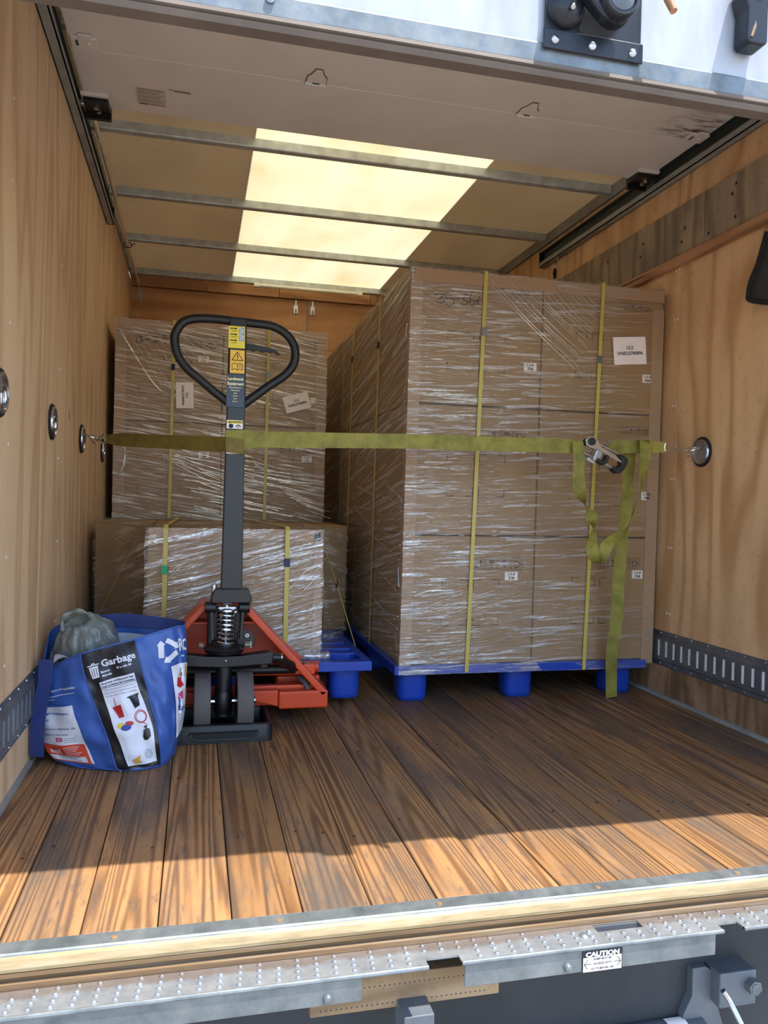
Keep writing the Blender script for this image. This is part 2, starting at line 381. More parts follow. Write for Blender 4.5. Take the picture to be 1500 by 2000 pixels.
# ---- flat print: 2-D shapes gathered in (a,b) metres, laid on a plane or any surface map
_tc = {}
def text_poly(s, size, bold=0.0):
    k = (s, size, bold)
    if k not in _tc:
        cu = bpy.data.curves.new('glyphs', 'FONT'); cu.body = s; cu.size = size; cu.align_x = 'CENTER'; cu.align_y = 'CENTER'; cu.resolution_u = 2; cu.offset = bold
        ob = bpy.data.objects.new('glyphs', cu); COL.objects.link(ob); dg = bpy.context.evaluated_depsgraph_get()
        me = bpy.data.meshes.new_from_object(ob.evaluated_get(dg))
        _tc[k] = ([(v.co.x, v.co.y) for v in me.vertices], [tuple(p.vertices) for p in me.polygons])
        bpy.data.objects.remove(ob); bpy.data.curves.remove(cu); bpy.data.meshes.remove(me)
    return _tc[k]
class Print:
    def __init__(s): s.p = []; s.f = []
    def poly(s, pts): o = len(s.p); s.p += pts; s.f.append(tuple(range(o, o+len(pts)))); return s
    def rect(s, x0, y0, x1, y1): return s.poly([(x0, y0), (x1, y0), (x1, y1), (x0, y1)])
    def gridrect(s, x0, y0, x1, y1, nx=10, ny=14):
        o = len(s.p); s.p += [(x0+(x1-x0)*i/nx, y0+(y1-y0)*j/ny) for j in range(ny+1) for i in range(nx+1)]
        s.f += [(o+j*(nx+1)+i, o+j*(nx+1)+i+1, o+(j+1)*(nx+1)+i+1, o+(j+1)*(nx+1)+i) for j in range(ny) for i in range(nx)]; return s
    def frame(s, x0, y0, x1, y1, w):
        s.rect(x0, y0, x1, y0+w); s.rect(x0, y1-w, x1, y1); s.rect(x0, y0+w, x0+w, y1-w); return s.rect(x1-w, y0+w, x1, y1-w)
    def line(s, pts, w):
        for (a, b), (c, d) in zip(pts, pts[1:]):
            L = math.hypot(c-a, d-b) or 1; nx, ny = -(d-b)/L*w/2, (c-a)/L*w/2; ex, ey = (c-a)/L*w*.3, (d-b)/L*w*.3
            s.poly([(a-nx-ex, b-ny-ey), (c-nx+ex, d-ny+ey), (c+nx+ex, d+ny+ey), (a+nx-ex, b+ny-ey)])
        return s
    def disc(s, x, y, r, ry=None, n=16): ry = ry or r; return s.poly([(x+r*math.cos(2*PI*i/n), y+ry*math.sin(2*PI*i/n)) for i in range(n)])
    def ring(s, x, y, r, w, n=18): return s.line([(x+r*math.cos(2*PI*i/n), y+r*math.sin(2*PI*i/n)) for i in range(n+1)], w)
    def text(s, st, x, y, size, bold=0.0, sx=1.0):
        P, F = text_poly(st, size, bold); o = len(s.p); s.p += [(x+a*sx, y+b) for a, b in P]; s.f += [tuple(i+o for i in f) for f in F]; return s
    def fine(s, L=.006):
        bm = bmesh.new(); V = [bm.verts.new((a, b, 0)) for a, b in s.p]
        for f in s.f:
            try: bm.faces.new([V[i] for i in f])
            except ValueError: pass
        bmesh.ops.triangulate(bm, faces=bm.faces)
        for _ in range(4):
            E_ = [e for e in bm.edges if e.calc_length() > L]
            if not E_: break
            bmesh.ops.subdivide_edges(bm, edges=E_, cuts=1); bmesh.ops.triangulate(bm, faces=[f for f in bm.faces if len(f.verts) > 3])
        bm.verts.index_update(); s.p = [(v.co.x, v.co.y) for v in bm.verts]; s.f = [tuple(v.index for v in f.verts) for f in bm.faces]; bm.free(); return s
    def put(s, name, mat, parent, fn, label=None):
        if getattr(fn, 'curved', 0): s.fine()
        mb = MB(); mb.add([fn(a, b) for a, b in s.p], s.f); return mb.build(name, mat, parent, label=label)
def plane_map(o, u, v, rot=0, off=(0, 0, 0)):
    o = Vector(o)+Vector(off); u = Vector(u).normalized(); v = Vector(v).normalized(); c, s_ = math.cos(rot), math.sin(rot)
    return lambda a, b: o+u*(a*c-b*s_)+v*(a*s_+b*c)

exec_parts = []
# ================================================================== SETTING
# floor planks
floor = struct('floor')
for k in range(18):
    x0 = .004+.1327*k; x1 = min(x0+.1327, W-.002)
    dz = random.uniform(-.0012, .0012)
    MB().box(x0+.0012, x1-.0012, 0, 4.12, -.032+dz, 0+dz).build('plank', 'floor_oak', floor, loc=(x0, 0, 0), bevel=.0016, seg=1)
MB().box(-.02, W+.02, .003, 4.12, -.05, -.034).build('subfloor', 'under_dark', floor)
# nail heads along the floor
mb = MB()
for k in range(18):
    for y in (.35, .95, 1.55, 2.15):
        for dx in (.03, .1):
            x = .004+.1327*k+dx
            if x < W-.02 and random.random() < .6:
                nx_, ny_ = x+random.uniform(-.008, .008), y+random.uniform(-.05, .05); mb.cyl((nx_, ny_, -.002), (nx_, ny_, .0016), .0032, 8)
mb.build('floor_screw', 'under_dark', floor, kind='stuff')
# left wall
wl = struct('wall_left')
for y0, y1 in ((-.12, 1.05), (1.053, 2.27), (2.273, 3.49), (3.493, 4.12)):
    MB().box(-.018, 0, y0, y1, 0, 2.24).build('plywood_panel', 'plywood_left', wl, loc=(0, y0, 0), bevel=.001, seg=1)
MB().box(-.05, -.02, -.16, 4.15, -.05, 2.36).build('outer_skin', 'white_back', wl)
MB().box(0, .012, .0, 4.1, .0, .012).build('floor_angle', 'track_grey', wl)
# right wall
wr = struct('wall_right', (W, 0, 0))
seams = [-.12, .62, 1.335, 2.55, 3.77, 4.12]
for y0, y1 in zip(seams, seams[1:]):
    MB().box(W, W+.018, y0+.0015, y1-.0015, .13, 2.24).build('plywood_panel', 'plywood_right', wr, loc=(W, y0, 0), bevel=.001, seg=1)
    MB().box(W, W+.018, y0+.0015, y1-.0015, 0, .129).build('kick_panel', 'plywood_kick', wr, loc=(W, y0, 0), bevel=.001, seg=1)
MB().box(W+.02, W+.05, -.16, 4.15, -.05, 2.36).build('outer_skin', 'white_back', wr)
for y0, y1 in ((-.1, 1.18), (1.183, 2.36), (2.363, 3.5), (3.503, 4.1)):
    MB().box(W-.014, W-.0005, y0, y1, 1.80, 2.0).build('rub_board', 'old_board', wr, loc=(W, y0, 0), bevel=.002, seg=1)
prof = [(0, 0), (-.018, .003), (-.022, .012), (-.02, .022), (-.026, .028), (-.026, .036), (-.016, .042), (0, .044)]
MB().prism(prof, (W-.0005, -.1, 1.758), (1, 0, 0), (0, 0, 1), (0, 4.2, 0)).build('moulding', 'moulding', wr)
MB().box(W-.014, W, .0, 4.1, .0, .014).build('floor_angle', 'track_grey', wr)
MB().box(W-.008, W, .0, 4.1, 2.245, 2.3).build('roof_rail', 'track_grey', wr)
MB().box(0, .008, .0, 4.1, 2.245, 2.3).build('roof_rail', 'track_grey', wl)
for o_, xx in ((wl, -.001), (wr, W+.001)):
    mb = MB()
    for y in (.3, .62, 1.33, 1.35, 2.27):
        for z in (.35, .62, .9, 1.2, 1.55, 1.75): mb.cyl((xx-.002, y+.02, z), (xx+.002, y+.02, z), .004, 8)
    mb.build('panel_rivet', 'white_back', o_, kind='stuff')
mb = MB()
for y, z in ((1.0, 1.96), (1.02, 1.93), (1.3, 1.9), (1.32, 1.85), (1.6, 1.93), (1.62, 1.88), (1.0, 1.84), (1.15, 1.83), (1.9, 1.94), (1.95, 1.86), (2.2, 1.92)):
    mb.lathe([(.007, .0), (.006, .0006), (0, .001)], (W-.0142, y, z), 0, 10)
mb.build('nail_hole', 'black_rubber', wr, kind='stuff')
# front wall
wf = struct('wall_front', (0, 4.12, 0))
for x0, x1 in ((0, 1.199), (1.203, W)):
    MB().box(x0+.001, x1-.001, 4.12, 4.135, 0, 2.205).build('plywood_panel', 'plywood_front', wf, loc=(x0, 4.12, 0), bevel=.001, seg=1)
for x0, x1 in ((0, .50), (.502, 1.0), (1.002, 1.66), (1.662, W)):
    MB().box(x0+.0008, x1-.0008, 4.10, 4.135, 2.209, 2.30).build('header_board', 'plywood_front', wf, loc=(x0+5, 4.12, 0), bevel=.001, seg=1)
for x in (.05, 1.12, 1.24):
    mb = MB(); mb.prism([(-.016, 0), (-.004, 0), (-.004, .03), (.004, .03), (.004, 0), (.016, 0), (.016, .06), (.006, .06), (.006, .10), (-.006, .10), (-.006, .06), (-.016, .06)], (x, 4.1195, 2.105), (1, 0, 0), (0, 0, 1), (0, -.008, 0))
    mb.build('metal_bracket', 'zinc', wf, bevel=.001, seg=1)
MB().box(-.05, W+.05, 4.137, 4.16, -.05, 2.36).build('outer_skin', 'white_back', wf)
# ceiling
ce = struct('ceiling', (0, 0, 2.3))
MB().box(.667, 1.705, -.1, 4.12, 2.300, 2.303).build('skylight_panel', 'skylight', ce)
MB().box(-.05, .667, -.1, 4.12, 2.300, 2.303).build('roof_panel', 'roof_tan', ce)
MB().box(1.705, W+.05, -.1, 4.12, 2.300, 2.303).build('roof_panel', 'roof_tan', ce)
for y in (.5, 1.19, 1.89, 2.59, 3.29, 3.99):
    prof = [(0, .04), (0, .004), (.004, 0), (.036, 0), (.04, .004), (.04, .04), (.036, .04), (.036, .008), (.026, .012), (.014, .012), (.004, .008), (.004, .04)]
    mb = MB(); P = [(a, b) for a, b in prof]
    mb.prism(P, (.01, y, 2.26), (0, 1, 0), (0, 0, 1), (W-.02, 0, 0)); mb.build('roof_bow', 'steel_bow', ce, bevel=.0015, seg=1)
# rear frame posts and header (carry the roll-up door; they shade the opening's sides)
tr1 = struct('trim_1', (0, -.1, 0))
MB().box(-.1, -.005, -.14, -.06, -.05, 2.5).build('door_post', 'galvanised', tr1, bevel=.004)
MB().box(W-.06, W+.1, -.14, -.06, -.05, 2.5).build('door_post', 'galvanised', tr1, bevel=.004)
MB().box(-.1, W+.1, -.06, .0, 2.33, 2.55).build('door_header', 'galvanised', tr1, bevel=.004)
# sill
sill = struct('trim_2', (0, 0, 0))
MB().prism([(0, 0), (-.036, 0), (-.039, -.002), (-.042, -.006), (-.042, -.03), (0, -.03)], (-.1, 0, 0), (0, 1, 0), (0, 0, 1), (W+.2, 0, 0)).build('sill_plate', 'galvanised', sill)
MB().prism([(-.042, -.003), (-.048, -.007), (-.056, -.017), (-.057, -.022), (-.05, -.026), (-.042, -.026)], (-.1, 0, 0), (0, 1, 0), (0, 0, 1), (W+.2, 0, 0)).build('sill_lip', 'sill_rusty', sill)
MB().prism([(-.045, -.022), (-.0575, -.024), (-.0585, -.030), (-.052, -.033), (-.052, -.038), (-.060, -.041), (-.062, -.049), (-.045, -.07)], (-.1, 0, 0), (0, 1, 0), (0, 0, 1), (W+.2, 0, 0)).build('sill_groove', 'sill_brown', sill)
mb = MB()
for x in (.02, .33, .62, .93, 1.27, 1.6, 1.9): mb.lathe([(.007, 0), (.006, .002), (0, .003)], (x, -.02, -.0002), 2, 12)
mb.build('sill_rivet', 'rust_brown', sill, kind='stuff')
# ================================================================== STEP BUMPER
ZS = -.05; YF = -.131; YB = -.05
bump_t = thing('step_bumper', 'galvanised steel step bumper with rows of raised dimples below the door sill', 'bumper', (1.1, -.1, ZS))
xn0, xn1 = at(838, 1888, z=ZS).x, at(905, 1882, z=ZS).x          # notch in the front edge
xm0, xm1 = at(1412, 1815, z=ZS).x, at(1452, 1810, z=ZS).x
xs0, xs1 = at(1160, 1812, z=ZS).x, at(1252, 1806, z=ZS).x        # hand slot
ysl1 = at(1205, 1795, z=ZS).y; ysl0 = at(1205, 1816, z=ZS).y; ysl1 = min(ysl1, -.066)
ys = [YF, YF+.022, YF+.0225, ysl0, ysl1, YB]
def hole(x, y):
    if (xn0 < x < xn1 or xm0 < x < xm1) and y < YF+.022: return True
    return xs0 < x < xs1 and ysl0 < y < ysl1
xs = sorted([-.1, xn0, xn1, xs0, xs1, xm0, xm1, 2.45])
MB().plate(xs, ys, hole, lambda x, y, d: Vector((x, y, ZS-d)), .004).build('tread_plate', 'tread', bump_t, loc=(0, -.1, ZS))
for a, b in ((-.1, xn0), (xn1, xm0), (xm1, 2.45)):
    MB().tube([(a, YF, ZS-.003), (b, YF, ZS-.003)], .0042, 8).build('rolled_edge', 'galvanised', bump_t, smooth=True)
for a, b in ((-.1, at(707, 1925, y=YF).x), (at(908, 1900, y=YF).x, at(1398, 1840, y=YF).x)):
    MB().box(a, b, YF, YF+.004, -.098, ZS-.002).build('front_lip', 'galvanised', bump_t, bevel=.001, seg=1)
mb = MB(); nx = 0
x = -.06
while x < 2.4:
    for r in range(4):
        y = YF+.012+r*.0165; xx = x+(r % 2)*.0+r*.0015
        if (xn0-.008 < xx < xn1+.008 or xm0-.008 < xx < xm1+.008) and y < YF+.03: continue
        if xs0-.01 < xx < xs1+.01 and y > ysl0-.006: continue
        if r == 3 and random.random() < .25: continue
        mb.lathe([(.0056, 0), (.0046, .0022), (.0032, .0036), (.0022, .0038), (.0016, .002), (0, .001)], (xx, y, ZS), 2, 8)
    x += .0335
mb.build('raised_dimple', 'tread', bump_t, loc=(0, -.1, ZS), smooth=True, kind='stuff')
for px_, py_ in ((640, 1950), (1108, 1889)):
    p = at(px_, py_, y=YF)
    MB().lathe([(.0085, .001), (.0085, -.004), (.006, -.0085), (0, -.0098)], (p.x, YF, p.z), 1, 18).build('carriage_bolt', 'galvanised', bump_t, smooth=True)
p = at(1141, 1828, z=ZS)
MB().lathe([(.0105, 0), (.008, .003), (0, .0045)], (p.x, p.y, ZS), 2, 18).build('flat_rivet', 'galvanised', bump_t, smooth=True)
# caution plate on the lip
p = at(1176, 1875, y=YF); cp = MB(); sx, sz = .0425, .0205; yy = YF-.0012
cp.box(p.x-sx, p.x+sx, yy, YF, p.z-sz, p.z+sz); cpl = cp.build('caution_plate', 'paper_ink', bump_t, bevel=.001, seg=1, label='black and white CAUTION plate')
mp = plane_map((p.x, yy-.0004, p.z), (1, 0, 0), (0, 0, 1))
Print().rect(-.040, -.0185, .040, .0085).put('white_field', 'paper', cpl, mp)
mp2 = plane_map((p.x, yy-.0008, p.z), (1, 0, 0), (0, 0, 1))
Print().text('CAUTION', 0, .0138, .0125, .0006, 1.25).put('lettering', 'paper', cpl, mp2)
q = Print(); q.text('RAMP MUST BE', 0, .0045, .0056, .0002).text('HOOKED INTO', 0, -.0042, .0056, .0002).text('SLOTS BEFORE USE', 0, -.0135, .0056, .0002)
for s_ in (-1, 1):
    q.line([(s_*.024, -.004), (s_*.038, -.004)], .0014); q.line([(s_*.031, .005), (s_*.038, -.004), (s_*.031, -.013)], .0014)
q.put('lettering', 'paper_ink', cpl, mp2)
# under the step: frame beam, old plank, ramp and its bracket
fb = struct('trim_3', (1.1, .2, -.2))
MB().box(-.3, 2.7, .02, .07, -.4, -.04).build('frame_beam', 'under_dark', fb)
MB().box(-.3, 2.7, -.07, .02, -.062, -.052).build('beam_flange', 'under_grey', fb)
a = at(600, 1985, y=-.03); b = at(963, 1930, y=-.03); zt = a.z+.012
bt = MB(); bt.box(a.x, b.x, -.06, -.035, -.165, -.102)
bd = tag(bt.build('worn_plank', 'board_under', None, loc=((a.x+b.x)/2, -.04, -.165), bevel=.002), 'short brown weathered board wedged below the notch of the step bumper', 'board')
mb = MB()
for i in range(34):
    for r in range(2):
        x = a.x+.02+i*(b.x-a.x-.04)/34; mb.lathe([(.0016, 0), (.001, -.0004), (0, -.0005)], (x+r*.004, -.0601, -.155+r*.034), 1, 6)
mb.build('staple_hole', 'under_dark', bd, kind='stuff')
mb = MB(); p = at(835, 1985, y=-.11); mb.box(p.x-.045, p.x+.012, -.115, -.05, -.22, p.z+.006)
tag(mb.build('steel_step_bracket', 'under_grey', None, loc=(p.x, -.1, -.2), bevel=.002), 'small grey steel bracket under the brown board at the bottom of the picture', 'bracket')
p1 = at(1375, 1990, y=0.0); rt = thing('loading_ramp', 'grey ramp stored below the floor with a bright white label on its round end', 'ramp', (1.5, .3, p1.z-.06))
r_ = .045; c = p1+Vector((0, .0, -.04))
MB().cyl((.3, c.y, c.z), (p1.x-.005, c.y, c.z), r_, 28).build('ramp_tube', 'under_grey', rt, smooth=True)
mb = MB(); xa = at(1318, 1990, y=-.03).x
mb.grid(lambda u, v: Vector((xa+u*.045, c.y-math.cos(.25+v*1.6)*(r_+.001), c.z+math.sin(.25+v*1.6)*(r_+.001))), 2, 14).build('white_label', 'paper', rt, label='bright white label')
MB().box(.3, 1.25, .08, .9, -.27, -.24).build('ramp_deck', 'under_grey', rt)
bk = thing('tail_bracket', 'grey cast steel hinge bracket with large hex bolt at lower right corner', 'bracket', tuple(at(1440, 1960, y=-.02)))
A = at(1405, 1897, y=-.02); B = at(1500, 1960, y=-.02)
MB().box(A.x-.005, A.x+.085, -.03, .05, A.z-.075, A.z).build('bracket_block', 'under_grey', bk, bevel=.003)
MB().prism([(0, 0), (.03, 0), (.05, -.01), (.05, -.05), (.11, -.22), (-.02, -.22), (-.02, -.1), (0, -.06)], (A.x-.05, .0, A.z), (1, 0, 0), (0, 0, 1), (0, .05, 0)).build('side_cheek', 'under_grey', bk, bevel=.002)
q = at(1466, 1922, y=-.03); mb = MB(); mb.cyl((q.x, -.03, q.z), (q.x, -.048, q.z), .0165, 6).cyl((q.x, -.046, q.z), (q.x, -.05, q.z), .011, 20)
mb.build('hex_bolt', 'galvanised', bk, bevel=.0015)
q0 = at(1412, 1935, y=-.06); q1 = at(1425, 1955, y=-.065); q2 = at(1465, 2040, y=-.1)
MB().tube(spline([q0, q1, (q1+q2)/2+Vector((0, -.004, 0)), q2], 6), .006, 8).build('lever_rod', 'zinc', bk, smooth=True)
MB().box(A.x-.10, A.x-.045, .03, .06, A.z-.1, A.z+.01).build('rear_lug', 'under_grey', bk, bevel=.003)
q = at(1331, 1952, y=.02); MB().lathe([(.012, 0), (.01, -.008), (0, -.01)], (q.x, .03, q.z), 1, 14).build('lug_bolt', 'under_grey', bk, smooth=True)
# ground outside
g = struct('ground', (0, -6, -.86)); MB().box(-16, 18, -22, 6, -.9, -.86).build('pavement', 'asphalt', g)
# ================================================================== ROLL-UP DOOR
door = struct('door_1', (1.17, 0, 1.6)); YD = -.08; ZB = 1.586
MB().box(-.02, W-.06, YD-.002, YD+.022, ZB+.062, 1.965).build('door_panel', 'door_white', door, bevel=.001, seg=1)
MB().box(-.02, W-.06, YD-.007, YD+.024, ZB+.024, ZB+.065).build('bottom_rail', 'galvanised', door, bevel=.004)
# rubber seal with two ribs
MB().prism([(-.012, .024), (-.014, .016), (-.008, .013), (-.013, .009), (-.008, .0), (.024, .002), (.03, .012), (.026, .024)], (-.02, YD, ZB), (0, 1, 0), (0, 0, 1), (W-.04, 0, 0)).build('rubber_seal', 'rubber_seal' if 'rubber_seal' in M else plain('rubber_seal', '5d5148', .7, 0, .15, 8, .1), door)
R_ = .19; zc = 1.97
for i in range(3):      # narrow curved sections rolling back under the roof
    a0, a1 = i*PI/6+.01, (i+1)*PI/6-.01
    mb = MB(); f = lambda a_, r: Vector((0, YD+.01+R_-math.cos(a_)*r, zc+math.sin(a_)*r))
    pts = [f(a0, R_+.01), f(a1, R_+.01), f(a1, R_-.01), f(a0, R_-.01)]
    mb.add([p+Vector((x, 0, 0)) for x in (-.02, W-.06) for p in pts], [(0, 1, 2, 3), (7, 6, 5, 4), (0, 4, 5, 1), (1, 5, 6, 2), (2, 6, 7, 3), (3, 7, 4, 0)])
    mb.build('door_panel', 'door_cream', door)
ZP = 2.185
for y0, y1 in ((.12, .4745), (.4775, .8315), (.8345, 1.176), (1.180, 1.555)):
    MB().box(.045, W-.045, y0, y1, ZP, ZP+.02).build('door_panel', 'door_cream', door, loc=(.045, y0, ZP), bevel=.0015, seg=1)
for y in (.476, .833, 1.1775): MB().box(.05, W-.05, y-.012, y+.012, ZP+.0205, ZP+.023).build('joint_light_block', 'rust_brown', door)  # dark strips added above the joints to block light from the roof
def hinge(x, y, s_=1.0):
    mb = MB()
    mb.prism([(-.033, -.012), (.033, -.012), (.031, .030), (.022, .042), (.010, .074), (-.010, .074), (-.022, .042), (-.031, .030)][::-1], (x, y, ZP-.006), (1, 0, 0), (0, -1, 0), (0, 0, .005))
    mb.cyl((x-.036, y+.006, ZP-.008), (x+.036, y+.006, ZP-.008), .006, 8)
    h = mb.build('door_hinge', 'door_cream', door, loc=(x, y, ZP), bevel=.001, seg=1)
    MB().prism([(-.036, -.015), (.036, -.015), (.034, .032), (.024, .045), (.012, .079), (-.012, .079), (-.024, .045), (-.034, .032)][::-1], (x, y, ZP-.0012), (1, 0, 0), (0, -1, 0), (0, 0, .001)).build('hinge_outline', 'rust_brown', h)  # dark plate a little larger than the hinge, outlining it
    MB().box(x-.012, x+.012, y-.001, y+.008, ZP-.010, ZP-.006).build('hinge_slot', 'track_dark', h)
for px_, py_ in ((617, 160), (1025, 225)):
    hinge(at(px_, py_, z=ZP).x, 1.165)
for sgn, x, y in ((1, .095, 1.15), (-1, W-.075, 1.165)):   # end hinges with roller stems
    mb = MB(); mb.box(x-.045, x+.035, y-.045, y+.02, ZP-.008, ZP); mb.box(x-.02, x+.02, y-.062, y-.03, ZP-.01, ZP-.002)
    h = mb.build('end_hinge', 'door_cream', door, loc=(x, y, ZP), bevel=.003)
    MB().lathe([(.007, 0), (.005, -.003), (0, -.004)], (x+.008, y-.015, ZP-.008), 2, 10).build('hinge_bolt', 'door_cream', h); MB().box(x-.03, x-.022, y-.03, y+.0, ZP-.0085, ZP-.0075).build('hinge_slot', 'track_dark', h)
for sgn, x in ((1, .085), (-1, W-.085)):                 # top roller brackets
    y = 1.50; mb = MB(); mb.box(x-.05, x+.045, y-.055, y-.038, ZP-.014, ZP).box(x-.05, x+.045, y-.05, y+.05, ZP-.006, ZP)
    b1 = mb.build('roller_bracket', 'door_cream', door, loc=(x, y, ZP), bevel=.003)
    MB().prism([(-.04, -.036), (.04, -.036), (.045, .05), (-.045, .05)], (x, y, ZP-.03), (1, 0, 0), (0, 1, 0), (0, 0, .024)).build('bracket_body', 'black_metal', b1, bevel=.003)
    MB().box(x-.045, x+.045, y+.045, y+.058, ZP-.05, ZP+.0).build('bracket_flange', 'black_metal', b1, bevel=.002)
    MB().cyl((x, y-.015, ZP-.042), (x, y-.015, ZP-.028), .010, 6).build('bracket_bolt', 'zinc', b1, bevel=.001); MB().cyl((x+.006, y+.018, ZP-.04), (x+.006, y+.018, ZP-.028), .009, 6).build('bracket_bolt', 'zinc', b1, bevel=.001)
    MB().cyl((x-sgn*.04, y, ZP-.02), (x-sgn*.075, y, ZP-.02), .012, 14).build('roller', 'zinc', b1)
# notices on the last inner panel
p = at(295, 190, z=ZP); fn = plane_map((p.x, p.y, ZP-.0006), (1, .0, 0), (0, -1, 0))
MB().box(p.x-.05, p.x+.05, p.y-.06, p.y+.06, ZP-.0004, ZP).build('notice_sticker', 'sticker_grey', door, label='pale printed notice')
q = Print()
for i in range(11):
    y = .052-i*.0088; q.line([(-.044, y), (.044-(i % 4)*.007, y)], .0022 if i % 3 else .0036)
q.rect(-.042, -.057, -.012, -.046); q.line([(-.004, -.05), (.044, -.05)], .005)
q.put('fine_print', 'rust_brown', door, fn)
p = at(352, 180, z=ZP); fn = plane_map((p.x, p.y, ZP-.0006), (1, 0, 0), (0, -1, 0))
Print().line([(-.035, .006), (.03, .006)], .004).line([(-.02, -.002), (.035, -.002)], .006).line([(-.038, .01), (-.03, .01)], .003).put('part_mark', 'rust_brown', door, fn)
# grime around the right end hinge: stain on the panel
t = NT('grime'); n = t.noise(t.coord((9, 40, 9)), 1, 5, .7); tc = t.n('TexCoord'); gr = t.n('TexGradient', gradient_type='SPHERICAL')
mpn = t.n('Mapping'); t.l(tc.outputs['Object'], mpn.inputs[0]); mpn.inputs['Scale'].default_value = (6, 5, 6); t.l(mpn.outputs[0], gr.inputs[0])
tr = t.n('BsdfTransparent'); df = t.n('BsdfDiffuse'); df.inputs[0].default_value = srgb('2c2320'); mx = t.n('MixShader')
t.l(t.math('MULTIPLY', t.ramp(n, [(.45, 0.0), (.65, 1.0)]), gr.outputs[1]), mx.inputs[0]); t.l(tr.outputs[0], mx.inputs[1]); t.l(df.outputs[0], mx.inputs[2]); M['grime'] = t.done(mx.outputs[0])
c = (W-.12, 1.12, ZP-.0008)
MB().add([(c[0]-.17, c[1]-.2, c[2]), (c[0]+.07, c[1]-.2, c[2]), (c[0]+.07, c[1]+.06, c[2]), (c[0]-.17, c[1]+.06, c[2])], [(0, 1, 2, 3)]).build('grime_stain', 'grime', door, loc=c)
# lock plate on the outer face
L0 = at(1062, 97, y=YD-.01); L1 = at(1250, 130, y=YD-.01); lx0, lx1 = L0.x, L1.x; zb = ZB+.052
pl_ = MB(); pl_.box(lx0, lx1, YD-.012, YD-.007, zb, zb+.24); lp = pl_.build('lock_plate', 'latch_black', door, bevel=.003)
MB().box(lx0-.003, lx1+.003, YD-.015, YD-.011, zb-.002, zb+.036).build('lock_plate_foot', 'latch_black', lp, bevel=.003)
for f in (.1, .48, .9):
    MB().lathe([(.0085, 0), (.0085, -.002), (.006, -.006), (0, -.008)], (lx0+(lx1-lx0)*f, YD-.014, zb+.015), 1, 18).build('rivet', 'zinc', lp, smooth=True)
cx = lx0+.04; hub = at(1203, 8, y=YD-.05)
MB().lathe([(.037, 0), (.034, -.016), (.022, -.026), (0, -.028)], (cx, YD-.012, zb+.075), 1, 28).build('lock_boss', 'latch_black', lp, smooth=True)
mb = MB(); mb.prism([(-.025, .05), (.02, .085), (.105, .01), (.115, -.018), (.085, -.04), (.055, -.03)], (hub.x-.085, YD-.03, hub.z+.0), (1, 0, 0), (0, 0, 1), (0, -.03, 0)); mb.build('lock_arm', 'latch_black', lp, bevel=.008, seg=3)
MB().lathe([(.037, .02), (.037, -.02), (.033, -.026), (.028, -.026), (.027, -.022)], (hub.x, YD-.05, hub.z), 1, 28).build('pivot_collar', 'latch_black', lp, smooth=True)
MB().lathe([(.027, -.016), (.025, -.024), (.012, -.03), (0, -.031)], (hub.x, YD-.05, hub.z), 1, 28).build('pivot_bolt', 'under_grey', lp, smooth=True)
MB().tube([(cx+.01, YD-.035, zb+.085), (cx-.002, YD-.05, zb+.058)], .0045, 8).build('lock_pin', 'zinc', lp, smooth=True)
c2 = at(1465, 60, y=YD-.03)
mb = MB(); mb.prism([(-.03, .06), (-.022, .1), (.05, .1), (.045, .055), (.026, .035), (.026, -.03), (.02, -.036), (-.016, -.036), (-.022, -.028), (-.02, .03)], (c2.x, YD-.008, c2.z), (1, 0, 0), (0, 0, 1), (0, -.042, 0))
k2 = mb.build('keeper_bracket', 'latch_black', door, bevel=.006, seg=3)
MB().tube([(c2.x-.004, YD-.04, c2.z+.04), (c2.x-.003, YD-.046, c2.z), (c2.x-.012, YD-.05, c2.z-.025)], [.006, .005, .003], 8).build('keeper_hook', 'orange_paint' if 0 else 'rust_brown', k2, smooth=True)
MB().lathe([(.02, 0), (.016, -.012), (0, -.016)], (c2.x+.004, YD-.038, c2.z+.06), 1, 18).build('keeper_bolt', 'latch_black', k2, smooth=True)
q0 = at(1295, -25, y=YD-.04); q1 = at(1316, 22, y=YD-.06)
MB().tube([q0, (q0+q1)/2, q1], [.008, .0085, .007], 10).build('lock_handle_tip', 'moulding', door, smooth=True)
p = at(528, 0, y=YD-.01); MB().lathe([(.009, 0), (.008, -.005), (0, -.007)], (p.x, YD-.006, p.z+.003), 1, 14).build('face_bolt', 'seal_metal', door, smooth=True)
# tracks
for side, n in ((0, 'trim_4'), (1, 'trim_5')):
    tr = struct(n, (side*W, 1.2, 2.14)); X = (lambda d: d) if side == 0 else (lambda d: W-d)
    z0, z1 = 2.118, 2.205; y0 = -.02; y1 = 2.63
    def sb(a, b, c_, d_, nm, mt):
        MB().box(min(X(a), X(b)), max(X(a), X(b)), y0 if side else y0, y1, c_, d_).build(nm, mt, tr)
    sb(.001, .004, z0, z1, 'channel_web', 'track_dark'); sb(.001, .034, z0, z0+.004, 'channel_flange', 'track_grey')
    sb(.001, .026, z1-.004, z1, 'channel_flange', 'track_dark'); sb(.030, .034, z0, z0+.026, 'channel_lip', 'track_grey')
    a, b = sorted((X(.002), X(.034))); MB().box(a, b, y1-.004, y1+.002, z0, z1).build('channel_stop', 'black_metal', tr)
